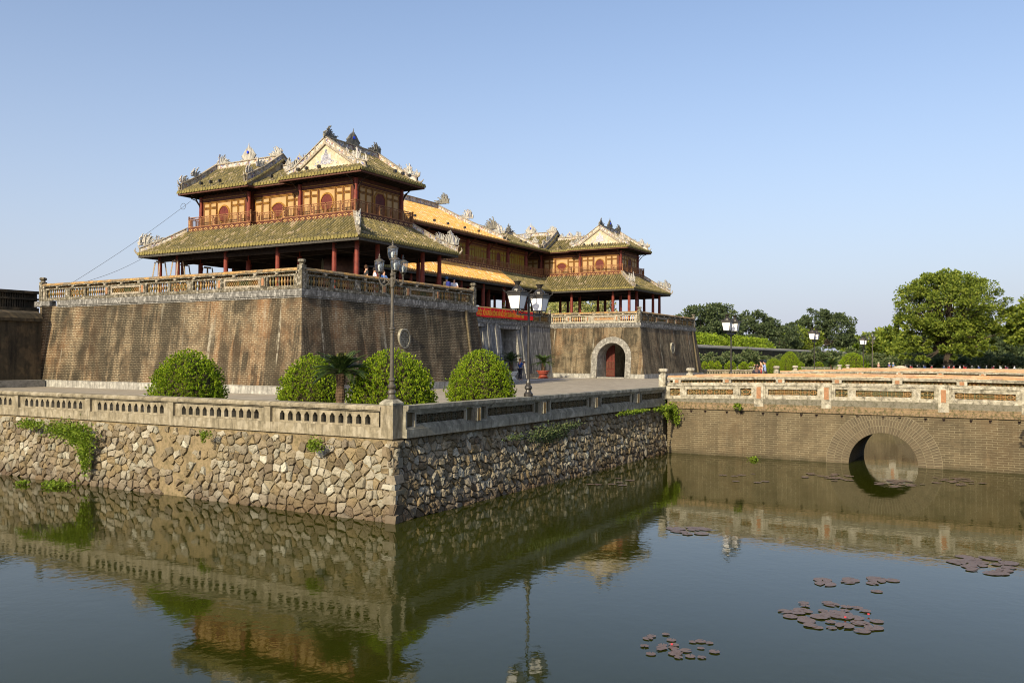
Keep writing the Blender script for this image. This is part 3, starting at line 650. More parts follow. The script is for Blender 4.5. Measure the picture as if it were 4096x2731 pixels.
while z < 2.7:                                                   # corner quoins, laid long and short
    h = rr.uniform(.16,.38); a, b_ = (rr.uniform(.36,.62), rr.uniform(.2,.34)) if k % 2 else (rr.uniform(.2,.34), rr.uniform(.36,.62)); o = .14*z+.02; j = lambda: rr.uniform(-.045,.045); x0, y0 = 23.42+o, 18.2+o
    P = []
    for zz in (z+.015, min(z+h-.015, 2.74)):
        for X_, Y_ in ((x0,y0+.05),(x0+.05,y0),(x0+a,y0+.03),(x0+a,y0+.3),(x0+.3,y0+b_),(x0+.02,y0+b_)): P.append((X_+j(), Y_+j(), zz+j()*.5))
    q_.add(P, [(5,4,3,2,1,0),(6,7,8,9,10,11)]+[(i,(i+1)%6,6+(i+1)%6,6+i) for i in range(6)]); z += h; k += 1
q_.build('corner_quoins', MT['stone'], rw)

# balustrades on the terrace edge -------------------------------------
def hole_head(s0, s1, z1):
    w = s1-s0; return [(s0, z1-.11), (s0+w*.06, z1-.085), (s0+w*.2, z1-.07), (s0+w*.24, z1-.03), (s0+w*.34, z1), (s1-w*.34, z1), (s1-w*.24, z1-.03), (s1-w*.2, z1-.07), (s1-w*.06, z1-.085), (s1, z1-.11)]
def concrete_balustrade(y0, y1, x, face, label, span=5.5, name='concrete_balustrade', first=None):
    # runs along Y with posts every `span`; face = -1: outer face to -X
    e = empty(name, (x, (y0+y1)/2, 2.8), label, 'balustrade'); P = MB(); f = MB(); c = MB()
    xo, xi = x, x+.34*(-face); lo, hi = min(xo,xi), max(xo,xi)
    fr = (x, y1, 0, -1, -1, 0) if face < 0 else (x, y0, 0, 1, 1, 0); L = y1-y0
    posts = []; s = L - (first or 0) if face < 0 else (first or 0); q = s
    while q > -1: posts.append(q); q -= span
    posts = sorted(p for p in posts if -.3 < p < L+.3)
    f.bx(fr, 0, L, -.36, .05, 2.8, 3.18)
    prof = [(.10,3.78),(.11,3.87),(.05,3.93),(-.1,3.95),(-.38,3.95),(-.42,3.9),(-.42,3.78)]; n = len(prof)
    v = [(fr[0]+fr[2]*s_+fr[4]*d, fr[1]+fr[3]*s_+fr[5]*d, z) for s_ in (0, L) for d, z in prof]; c.add(v, [tuple(range(n)), tuple(range(n,2*n))[::-1]] + [(k,n+k,n+(k+1)%n,(k+1)%n) for k in range(n)])
    c.bx(fr, 0, L, -.36, .04, 3.735, 3.8); f.bx(fr, 0, L, -.36, -.0, 3.68, 3.735) if False else None
    for k, q in enumerate(posts): P.bx(fr, q-.17, q+.17, -.37, .07, 2.8, 3.735)
    edges = [0] + posts + [L]
    for a, b_ in zip(edges[:-1], edges[1:]):
        a2, b2 = a+.17, b_-.17
        if b2-a2 < .8: continue
        n = 11 if b2-a2 > 4.5 else max(1, int((b2-a2)/.46)); ops = []
        for i in range(n):
            m = a2+.3+(b2-a2-.6)*(i+.5)/n; ops.append((m-.12, m+.12, 3.25, hole_head(m-.12, m+.12, 3.60)))
        for dd, flip in ((0., 0), (-.3, 1)):
            fr2 = (fr[0]+fr[4]*(dd-.05), fr[1]+fr[5]*(dd-.05), *fr[2:]); wall_face(P, fr2, a2, b2, 3.18, 3.735, 0, ops, depth=.15 if not flip else .001)
    f.build('base_course', MT['concrete'], e); P.build('pierced_panel', MT['concrete'], e); c.build('coping', MT['concrete'], e); return e
concrete_balustrade(19.16, 70, 23.9, -1, 'weathered concrete balustrade with keyhole openings beside the corner lamp pier', 5.49, first=5.47)
concrete_balustrade(19.5, 66, 138.6, -1, 'distant concrete balustrade with keyhole openings at the far side of the terrace', 5.49, first=5.13)
def pier(x, y, name, label):
    e = empty(name, (x,y,2.8), label, 'pier'); m = MB(); m.box(x-.27,x+.27,y-.27,y+.27,2.8,3.96); m.build('pier_shaft', MT['concrete'], e)
    c = MB(); c.lathe([(.42,0),(.43,.07),(.25,.19),(.24,.2)], (x,y,3.962), 4, True); c.build('pier_cap', MT['concrete2'], e); return e
pier(24.12,18.92,'balustrade_pier','square concrete corner pier carrying the four-lantern lamp post')
pier(138.3,18.92,'balustrade_pier','small distant concrete pier under the far four-lantern lamp post')
def lattice_cells(l, fr, s0, s1, z0, z1, d0, d1, step=.38):
    n = max(1, round((s1-s0)/step)); w = (s1-s0)/n; zc = (z0+z1)/2; h = (z1-z0)/2
    for i in range(n):
        q = s0+(i+.5)*w
        l.bx(fr, q+w/2-.02, q+w/2+.02, d0, d1, z0, z1)
        l.ring(fr, [(q+w*.3*cos(a), zc+h*.62*sin(a)) for a in [k*pi/4 for k in range(8)]], .035, d0+.01, d1-.01)
        l.bx(fr, q-w*.48, q+w*.48, d0+.02, d1-.02, zc-.018, zc+.018); l.bx(fr, q-.018, q+.018, d0+.025, d1-.025, z0, z1)
def tiled_balustrade(x0, x1, divs, label):
    e = empty('tiled_balustrade', ((x0+x1)/2, 18.6, 2.8), label, 'balustrade'); fr = (x0, 18.5, 1, 0, 0, -1); L = x1-x0
    f = MB(); l = MB(); p = MB()
    f.bx(fr, 0, L, -.34, .04, 2.8, 3.10); f.bx(fr, 0, L, -.30, .0, 3.10, 3.16); f.bx(fr, 0, L, -.30, 0, 3.68, 3.74); f.bx(fr, 0, L, -.36, .06, 3.74, 3.79); f.bx(fr, 0, L, -.40, .10, 3.792, 3.93)
    divs = [max(d-x0, -.165) for d in divs]
    for a, b_ in zip(divs[:-1], divs[1:]):
        if a > .3: f.bx(fr, a-.17, a+.17, -.32, .07, 3.16, 3.68); f.bx(fr, a-.13, a-.09, .07, .1, 3.14, 3.66); f.bx(fr, a+.09, a+.13, .07, .1, 3.14, 3.66); p.cut(); p.bx(fr, a-.09, a+.09, .07, .085, 3.16, 3.64)
        q0, q1 = a+.17, b_-.17; e0, e1 = q0+.62, q1-.62
        for u in (q0, e0-.08, e1, q1-.08): f.bx(fr, u, u+.08, -.28, -.02, 3.16, 3.68)
        l.bx(fr, q0+.12, e0-.12, -.16, -.12, 3.2, 3.64) ; l.bx(fr, e1+.12, q1-.12, -.16, -.12, 3.2, 3.64)
        f.bx(fr, e0, e1, -.26, -.03, 3.16, 3.22); f.bx(fr, e0, e1, -.26, -.03, 3.62, 3.68)
        f.bx(fr, e0, e1, -.24, -.08, 3.22, 3.26); f.bx(fr, e0, e1, -.24, -.08, 3.58, 3.62)
        lattice_cells(l, fr, e0, e1, 3.26, 3.58, -.2, -.12, .42)
        l.bx(fr, e0, e1, -.27, -.262, 3.22, 3.62)
    f.build('balustrade_frame', MT['concrete2'], e); l.build('glazed_lattice', MT['glaze_dark'], e); p.build('amber_inset', MT['glaze_amber'], e); return e
tiled_balustrade(24.40, 50.0, [23.9,29.02,34.5,40.05,45.6,51.0], 'low balustrade with dark glazed lattice panels from lamp pier to bridge')
tiled_balustrade(55.2, 78.2, [55.0,60.7,66.4,72.1,78.4], 'low weathered balustrade between the near and the middle bridge')
tiled_balustrade(115.4, 137.9, [115.3,121,126.7,132.4,138.1], 'distant low balustrade from the far bridge to the far corner pier')
tiled_balustrade(85.9, 109.4, [85.8,91.6,97.4,103.3,109.5], 'low distant balustrade between the middle and the far bridge')
# outer bank balustrade
ob = empty('bank_balustrade', (205.3,30,3), 'dark thin balustrade along the outer bank of the moat', 'balustrade'); m = MB()
for y in range(-60, 66, 2): m.box(205.1,205.5,y,y+.25,3.15,3.75)
m.box(205,205.6,-60,66,3.75,3.92); m.box(205.15,205.45,-60,66,3.0,3.3); m.build('balustrade_frame', MT['concrete2'], ob)
bw_ = MB(); bw_.box(204.6,205.0,-300,67,-.5,3.15); tag(bw_.build('bank_wall', MT['rock_mortar']), 'dark stone facing of the outer moat bank', 'wall')

# ================================================================== BRIDGES
def bridge(x0, x1, name, label, bowh):
    y0, y1 = -5.9, 18.3; yc = 6.33; e = empty(name, ((x0+x1)/2, yc, 0), label, 'bridge'); b = MB(); jm = MB()
    for fx, nx in ((x0, -1), (x1, 1)):
        fr = (fx, y1, 0, -1, -1, 0) if nx < 0 else (fx, y0, 0, 1, 1, 0); L = y1-y0; s = y1-yc if nx < 0 else yc-y0
        b.cut(); jm.cut(); wall_face(b, fr, 0, L, -.6, 2.68, 0, [(s-1.71, s+1.71, -.6, arch_top(s-1.71, s+1.71, 0.02, n=20))], depth=(x1-x0)/2+.001, jm=jm)
    b.build('bridge_wall', MT['brick_bridge'], e); jm.build('vault', MT['brick_bridge'], e)
    # voussoir rings of bricks
    r = MB(); fx = x0; bk = MB(); bk.ring((fx, yc, 0, 1, -1, 0), [(1.74*cos(pi*k/24), .02+1.74*sin(pi*k/24)) for k in range(25)], .02, -.01, .0)
    bk = MB(); P_ = [(fx-.006, yc+q*cos(pi*k/30), min(2.66, .02+q*sin(pi*k/30))) for q in (1.72,2.88) for k in range(31)]; bk.add(P_, [(k,k+1,32+k,31+k) for k in range(30)]); bk.build('arch_mortar', MT['mortar'], e)
    for k, (ra, rb) in enumerate(((1.72,2.08),(2.105,2.45),(2.475,2.85))):
        n = int(pi*(ra+rb)/2/.14)
        for i in range(n):
            a0, a1 = pi*i/n+.007, pi*(i+1)/n-.007; c = []
            for a, q in ((a0,ra),(a1,ra),(a1,rb),(a0,rb)): c.append((yc+q*cos(a), .02+q*sin(a)))
            if max(z for _, z in c) > 2.66: 
                c = [(y, min(z, 2.66)) for y, z in c]
                if c[2][1]-c[1][1] < .05: continue
            dd = .014 + .004*(k == 0); r.add([(fx-dd,y,z) for y, z in c] + [(fx+.02,y,z) for y, z in c], [(0,1,2,3),(0,4,5,1),(1,5,6,2),(2,6,7,3),(3,7,4,0)])
    r.build('arch_brick', MT['arch_brick'], e)
    m = MB()
    for side in (-1, 1):
        fx = x0 if side < 0 else x1; m.cut()
        X = lambda a, b_: (min(fx+a*side, fx+b_*side), max(fx+a*side, fx+b_*side))
        m.box(*X(-.1,.1), y0, y1, 2.682, 2.78); m.box(*X(-.1,.05), y0, y1, 2.78, 2.92); m.box(*X(-.1,.0), y0, y1, 2.92, 3.07)
    m.build('moulded_string_course', MT['mossy'], e)
    w = MB()
    for q in (16.83,15.98,14.7,13.86,12.62,11.83,10.52,9.71,8.39,7.59,6.32,5.5,4.27,3.42,2.18,1.32,.06,-1.2): w.box(x0-.012, x0+.1, q-.05, q+.05, 2.46, 2.58); w.box(x0-.1, x0, q-.08, q+.06, 2.58, 2.6)
    w.build('weep_hole', MT['soffit'], e)
    dk = MB(); dk.add([(x0,y0,3.32),(x1,y0,3.32),(x1,y1+.6,3.2),(x0,y1+.6,3.2)], [(0,1,2,3)]); dk.build('bridge_deck', MT['paving'], e)
    def par(fx, side):
        # parapet in the bridge's frame; the near one has a full set of panels
        fr = (fx, y1, 0, -1, -1, 0) if side < 0 else (fx, y0, 0, 1, 1, 0); L = y1-y0; flip = side > 0
        f = MB(); l = MB(); t = MB(); c = MB()
        def LB(mb, s0, s1, d0, d1, z0, z1):
            n_ = 24
            for i_ in range(n_): mb.bx(fr, s0+(s1-s0)*i_/n_, s0+(s1-s0)*(i_+1)/n_, d0, d1, z0, z1)
        bow = lambda s: (bowh-.17*(bowh < .05)*.0)*(1-((s-L/2)/(L/2))**2)
        K = MB(); LB(K, 0, L, -.36, .0, 3.07, 3.24); K.v = [(x, y, z+(bow(y1-y if side < 0 else y-y0) if z > 3.1 else -.0)) for x, y, z in K.v]; K.build('parapet_base', MT['mossy_cement'], e); LB(f, 0, L, -.34, .02, 3.99, 4.17); LB(l, .1, L-.1, -.31, -.30, 4.17, 4.34)
        LB(f, 0, L, -.36, .05, 4.34, 4.42)
        D = [y1-y for y in (18.37,12.85,9.17,3.42,-.3,-5.9)]
        if flip: D = [L-d for d in D][::-1]
        for k, (a, b_) in enumerate(zip(D[:-1], D[1:])):
            if k: f.bx(fr, a-.26, a+.26, -.38, .06, 2.93, 4.1); t.cut(); t.bx(fr, a-.12, a+.12, .06, .075, 3.26, 3.92)
            s0, s1 = a+(.26 if k else 0), b_-.26; small = k in (0,2)
            cells = [(s0, s0+1.0, 1), (s0+1.0, s1-1.0, 0), (s1-1.0, s1, 1)] if small else [(s0, s1, 0)]
            for p, q, sm in cells:
                f.bx(fr, p, p+.1, -.32, -.0, 3.24, 3.99); f.bx(fr, q-.1, q, -.32, -.0, 3.24, 3.99)
                f.bx(fr, p+.1, q-.1, -.32, -.03, 3.24, 3.34); f.bx(fr, p+.1, q-.1, -.32, -.03, 3.90, 3.99)
                i = .08 if sm else .14; zz = 3.42 if sm else 3.47; z9 = 3.84 if sm else 3.79
                f.bx(fr, p+.1, p+.1+i, -.28, -.05, 3.34, 3.90); f.bx(fr, q-.1-i, q-.1, -.28, -.05, 3.34, 3.90)
                f.bx(fr, p+.1+i, q-.1-i, -.28, -.05, 3.34, zz); f.bx(fr, p+.1+i, q-.1-i, -.28, -.05, z9, 3.90)
                if sm: lattice_cells(l, fr, p+.1+i, q-.1-i, zz, z9, -.2, -.1, .6)
                else: lattice_cells(l, fr, p+.1+i, q-.1-i, zz, z9, -.2, -.1, .42)
                LB(l, p+.1+i, q-.1-i, -.25, -.24, zz, z9)
        n = 8
        for i in range(n+1):
            s = min(max(.1, L*i/n + .6), L-.2); f.bx(fr, s-.24, s+.24, -.355, .07, 4.14, 4.38); t.cut(); t.bx(fr, s-.11, s+.11, .07, .085, 4.17, 4.35)
        for i in range(int(L/.19)): l.poly(fr, [(.05+i*.19,4.17),(.09+i*.19,4.17),(.19+i*.19,4.34),(.15+i*.19,4.34)], -.2, -.14); l.poly(fr, [(.15+i*.19,4.17),(.19+i*.19,4.17),(.09+i*.19,4.34),(.05+i*.19,4.34)], -.2, -.145)
        n = int(L/.5); rr = random.Random(3)
        for row, (d0, d1, z0, z1) in enumerate(((-.43,.09,4.424,4.49),(-.36,.02,4.494,4.565),(-.26,-.08,4.569,4.61))):
            s = -rr.random()*.3
            if row == 0: LB(f, 0, L, d0, d1, z0, z1); continue
            while s < L:
                e_ = s+rr.uniform(.42,.6); c.bx(fr, max(0,s)+.004, min(L,e_)-.004, d0, d1, z0, z1); s = e_
        for mb in (f, l, t, c): mb.v = [(x, y, z + (bow(y1-y if side < 0 else y-y0) if z > 3.1 else 0)) for x, y, z in mb.v]
        o = f.build('bridge_parapet', MT['rail_pale'], e); l.build('glazed_lattice', MT['glaze'], o); t.build('terracotta_inset', MT['terra_inset'], o); c.build('coping_tile', MT['terracotta'], o)
    par(x0, -1); par(x1, 1)
    for px in (x0+.14, x1-.14): knob_post(px, y1+.32, 3.2, 1.45, MT['rail_pale'], e, .42, name='end_post')
    return e
MT['mossy_cement'] = M_stained('mossy_cement', (.17,.155,.12), (.05,.045,.03), .7, scale=2., streak=False, moss=.3)
MT['mortar'] = M_plain('lime_mortar', (.17,.145,.095), .95, .25, 3.)
MT['arch_brick'] = M_island('arch_brick', [(0,(.085,.066,.042)),(.5,(.125,.096,.06)),(1,(.10,.078,.05))], dirt=.5, scale=6.)
bridge(49.9, 55.2, 'stone_bridge', 'near arched brick bridge with terracotta-topped lattice parapet', .17)
bridge(78.2, 85.9, 'stone_bridge', 'wide middle bridge with terracotta coping, seen over the near bridge', .2)
bridge(109.3, 115.3, 'stone_bridge', 'farthest bridge, only its coping line showing behind the middle one', .0)
# ================================================================== ROOFS AND RIDGES
def slope(mb, O, a, n, L, run, rise, clip=None, g=.22, w=.335, tl=.46, ends=True, seed=0, tint=None):
    # barrel tiles (slot 0) over pans (slot 1) with round eave ends (slot 2); a along the eave, n inward
    rr = random.Random(seed+int(L*100)); N = max(1, int(round(L/w))); w = L/N; sl = sqrt(run*run+rise*rise)
    def P(s, t, h=0., d=0.): return (O[0]+a[0]*(s+d)+n[0]*run*t, O[1]+a[1]*(s+d)+n[1]*run*t, O[2]+rise*((1-g)*t+g*t*t)+h)
    arc = [(cos(q)*.118, sin(q)*.15) for q in (pi, pi*.75, pi*.5, pi*.25, 0)]
    for i in range(N):
        s = (i+.5)*w; t0, t1 = (0., 1.) if clip is None else clip(s)
        if t1 - t0 < .02: continue
        K = max(1, int(round((t1-t0)*sl/tl)))
        mb.k = 1
        for k in range(K):
            u, v = t0+(t1-t0)*k/K, t0+(t1-t0)*(k+1)/K; mb.add([P(s,u,.02,-w/2),P(s,u,.02,w/2),P(s,v,.0,w/2),P(s,v,.0,-w/2)], [(0,1,2,3)])
        for k in range(K):
            u, v = t0+(t1-t0)*k/K, t0+(t1-t0)*(k+1)/K+.01; j = rr.uniform(-.012,.012); q = rr.uniform(1.0,1.08)
            vs = [P(s,u,.02+z*1.12*q,x*1.1*q+j) for x, z in arc] + [P(s,v,.005+z*.95,x*.92+j) for x, z in arc]
            mb.k = 0; mb.add(vs, [(c,c+1,6+c,5+c) for c in range(4)] + [(4,3,2,1,0)])
        if ends and t0 <= .001:
            mb.k = 2; c = P(s,0,.045); R_ = .148; v = []
            for d in (-.03, .03):
                for k in range(8): v.append((c[0]+a[0]*cos(k*pi/4)*R_-n[0]*(.02+d), c[1]+a[1]*cos(k*pi/4)*R_-n[1]*(.02+d), c[2]+sin(k*pi/4)*R_))
            mb.add(v, [tuple(range(8)), tuple(range(8,16))[::-1]] + [(k,8+k,8+(k+1)%8,(k+1)%8) for k in range(8)])
            p = P(s, 0, -.0, w/2); mb.add([(p[0]-a[0]*.11,p[1]-a[1]*.11,p[2]+.02),(p[0]+a[0]*.11,p[1]+a[1]*.11,p[2]+.02),(p[0]-n[0]*.02,p[1]-n[1]*.02,p[2]-.13)], [(0,1,2)])
    mb.k = 0
newpiece = [True]
def ridge(frame, inset, pts, h=.5, th=.14, seg=1.15, curl0=0., curl1=0.):
    # panelled ridge following pts; curl lifts the ends
    if h > .3 and newpiece[0]: frame.cut(); inset.cut()
    for p, q in zip(pts[:-1], pts[1:]):
        L = sqrt(sum((a-b)**2 for a, b in zip(p,q))); n = max(1, int(round(L/seg)))
        for i in range(n):
            A = tuple(p[k]+(q[k]-p[k])*i/n for k in range(3)); B = tuple(p[k]+(q[k]-p[k])*(i+1)/n for k in range(3))
            inset.seg(A, B, th*.72, .1, h-.08)
            dx, dy = B[0]-A[0], B[1]-A[1]; l = sqrt(dx*dx+dy*dy)
            m = lambda f: tuple(A[k]+(B[k]-A[k])*f for k in range(3))
            e = min(.4, .09/max(l,.05)); frame.seg(A, m(e), th, .1, h-.08); frame.seg(m(1-e), B, th, .1, h-.08)
        frame.seg(p, q, th*1.0, -.12, .1); frame.seg(p, q, th*1.25, h-.08, h)
def flame(mb, p, dx, dy, s, rr, n=16, cut=True):
    # dragon or phoenix finial: crest of overlapping curled leaves rising towards the head
    if cut: mb.cut(); s *= 1.15
    for k in range(int(n*1.5)):
        t = (k+rr.random()*.8)/(n*1.5); u = (t-.5)*1.05; env = .30+.62*max(0, 1-abs(t-.68)/.42) if rr.random() < .85 else .25
        b = (p[0]+dx*s*u, p[1]+dy*s*u, p[2]-.03); H = s*env*rr.uniform(.6,1.0); lean = rr.uniform(-.28,.12)+.18*(t-.6); w = rr.uniform(-.07,.07)*s
        q = lambda a, h, k_=1.: (b[0]+dx*a-dy*w*k_, b[1]+dy*a+dx*w*k_, b[2]+h)
        mb.tube([b, q(H*lean*.2,H*.35), q(H*lean*.8,H*.7), q(H*lean-.08*s,H*.92,1.4), q(H*lean-.16*s,H*.86,1.6)], [s*.06, s*.052, s*.045, s*.03, s*.012], 5)
        if rr.random() < .6: c = q(H*lean*.7+.05*s, H*rr.uniform(.4,.75)); mb.ball(c, s*rr.uniform(.035,.06), 5)
def jewel(mb, blue, p, dx, dy, s, rr):
    mb.cut(); blue.cut()
    for k in range(11):
        a = (k/10-.5)*2.5; H = s*(1.0-.45*abs(k/10-.5)*2)*(1.15 if k == 5 else 1); b = (p[0]+dx*s*.45*sin(a)*.8, p[1]+dy*s*.45*sin(a)*.8, p[2])
        mb.tube([b, (b[0]+dx*s*.28*sin(a), b[1]+dy*s*.28*sin(a), b[2]+H*.55), (b[0]+dx*s*.08*sin(a), b[1]+dy*s*.08*sin(a), b[2]+H)], [s*.09, s*.08, s*.012], 6)
    for k in (-1,1): flame(mb, (p[0]+dx*k*s*.42,p[1]+dy*k*s*.42,p[2]-.02), -dx*k, -dy*k, s*.6, rr, 7, False)
    blue.lathe([(.001,-.09*s),(.05*s,-.07*s),(.08*s,0),(.05*s,.08*s),(.001,.11*s)], (p[0],p[1],p[2]+s*.5), 10)
    # bezel standing proud both sides so that it shows through the flames
    fr = (p[0],p[1],dx,dy,-dy,dx)
    blue.poly(fr, [(.07*s*cos(k*pi/5), p[2]+s*.5+.10*s*sin(k*pi/5)) for k in range(10)], -.14*s, .14*s)
def box_eave(mb, x0, x1, y0, y1, z, h=.2, w=.1):
    # board ring under an eave
    mb.box(x0,x0+w,y0,y1,z,z+h); mb.box(x1-w,x1,y0,y1,z,z+h); mb.box(x0+w,x1-w,y0,y0+w,z,z+h); mb.box(x0+w,x1-w,y1-w,y1,z,z+h)
def railing(fr, L, z0, z1, R_, F_, B_, fasc=True, post=1.5, fl=True):
    # fascia z0..z0+.42, rail above to z1
    zf = z0+.42 if fasc else z0
    if fasc:
        F_.bx(fr, 0, L, -.12, 0, z0, zf); R_.bx(fr, 0, L, -.14, .03, z0, z0+.05); R_.bx(fr, 0, L, -.14, .03, zf, zf+.05)
        n = max(1, int(L/.62))
        for i in range(n):
            c = (i+.5)*L/n
            B_.ring(fr, [(c+.11*cos(a), (z0+zf)/2+.02+.07*sin(a)) for a in [k*pi/3 for k in range(6)]], .045, -.05, .012)
            for q in (-1,1): B_.bx(fr, c+q*.2-.04, c+q*.2+.04, -.05, .012, (z0+zf)/2-.0, (z0+zf)/2+.05)
    n = max(1, int(round(L/post)))
    for i in range(n+1):
        c = min(max(L*i/n, .04), L-.04); R_.bx(fr, c-.04, c+.04, -.1, -.01, zf, z1+(.1 if i in (0,n) else 0))
    for i in range(n):
        p, q = L*i/n+.04, L*(i+1)/n-.04
        if (i % 2 == 0 or n < 3) and q-p > .5 and fl:                        # fretted panel beside the post
            F_.bx(fr, p, p+.24, -.06, -.03, zf+.07, z1-.24); B_.bx(fr, p+.03, p+.21, -.03, -.022, zf+.1, zf+.14); B_.bx(fr, p+.03, p+.21, -.03, -.022, z1-.32, z1-.28); B_.bx(fr, p+.08, p+.12, -.03, -.021, zf+.14, z1-.32); B_.bx(fr, p+.12, p+.17, -.03, -.021, (zf+z1)/2-.12, (zf+z1)/2-.08)
            R_.bx(fr, p+.24, p+.28, -.09, -.02, zf, z1-.2); p += .28
        m = int((q-p)/.14)
        for k in range(m): c = p+(k+.5)*(q-p)/m; R_.bx(fr, c-.014, c+.014, -.07, -.04, zf+.05, z1-.2)
    for i in range(n*3):
        c = (i+.5)*L/(n*3); R_.bx(fr, c-.015, c+.015, -.07, -.04, z1-.17, z1-.06)
    R_.bx(fr, 0, L, -.09, -.02, z1-.21, z1-.165); R_.bx(fr, 0, L, -.1, -.01, z1-.06, z1); R_.bx(fr, 0, L, -.085, -.02, zf+.05, zf+.09)
def panel(G, C, fr, s0, s1, z0, z1, d=.0, lt=.035):
    # gilded double frame round a panel field
    G.bx(fr, s0, s0+lt, d, d+.05, z0, z1); G.bx(fr, s1-lt, s1, d, d+.05, z0, z1); G.bx(fr, s0+lt, s1-lt, d, d+.048, z1-lt, z1); G.bx(fr, s0+lt, s1-lt, d, d+.048, z0, z0+lt)
    i = lt+.045
    if s1-s0 > 2.6*i: C.bx(fr, s0+i, s1-i, d, d+.03, z0+i, z1-i)
def bay(par, fr, L, z0, z1, kind, style='cream', name='facade_bay'):
    # timber bay between two columns: beam, side panels, centre door
    B = MB(); G = MB(); C = MB(); D = MB()
    B.bx(fr, 0, L, -.12, 0, z0, z1); zt = z1-.75
    B.bx(fr, 0, L, 0, .06, zt+.16, zt+.44); G.bx(fr, 0, L, .0, .045, zt+.06, zt+.1); G.bx(fr, 0, L, .06, .08, zt+.34, zt+.38)
    w = (L-.3)/6.2; s = .15
    for sd in (0,1):
        for k in range(2):
            a = .15+k*w if sd == 0 else L-.15-(k+1)*w; b_ = a+w*.9
            panel(G, C, fr, a+.02, b_, zt-.42, zt); panel(G, C, fr, a+.02, b_, z0+.1, zt-.48)
    a, b_ = .15+2*w+.05, L-.15-2*w-.05; c = (a+b_)/2; zc = z0+(zt-z0)*.52
    if kind in ('moon','fan','octagon'):
        panel(G, C, fr, a, b_, z0+.1, zt)
        if kind == 'moon': o = [((b_-a)*.36*cos(2*pi*k/32)+c, zc+(b_-a)*.40*sin(2*pi*k/32)) for k in range(32)]
        elif kind == 'fan':
            r = (b_-a)*.62; o = [(c+r*.82*cos(q), zc-.52+r*.92*sin(q)) for q in [radians(38+104*k/12) for k in range(13)]] + [(c-.16, zc-.62), (c+.16, zc-.62)]
        else: h = (b_-a)*.38; t = zt-.22; o = [(c-h,z0+.15),(c+h,z0+.15),(c+h,t-.35),(c+h-.3,t),(c-h+.3,t),(c-h,t-.35)]
        D.poly(fr, o, .03, .045)
        G.ring(fr, o, .06, .02, .10); o2 = [(c+(x-c)*1.13, zc+(z-zc)*1.13) for x, z in o]; G.ring(fr, o2, .035, .02, .075)
        D.bx(fr, c-.012, c+.012, .045, .052, min(z for _, z in o)+.1, max(z for _, z in o)-.1)
    else:
        for k in range(3): q = a+(b_-a)*k/3; panel(G, C, fr, q+.02, q+(b_-a)/3-.02, z0+.1, zt)
    o = B.build(name, MT['dark_red'], par); G.build('gilded_frame', MT['gold_line'], o); C.build('wall_panel', MT['cream' if style == 'cream' else 'olive_panel'], o)
    if D.v: D.build('door', MT['door_red'], o)
    return o

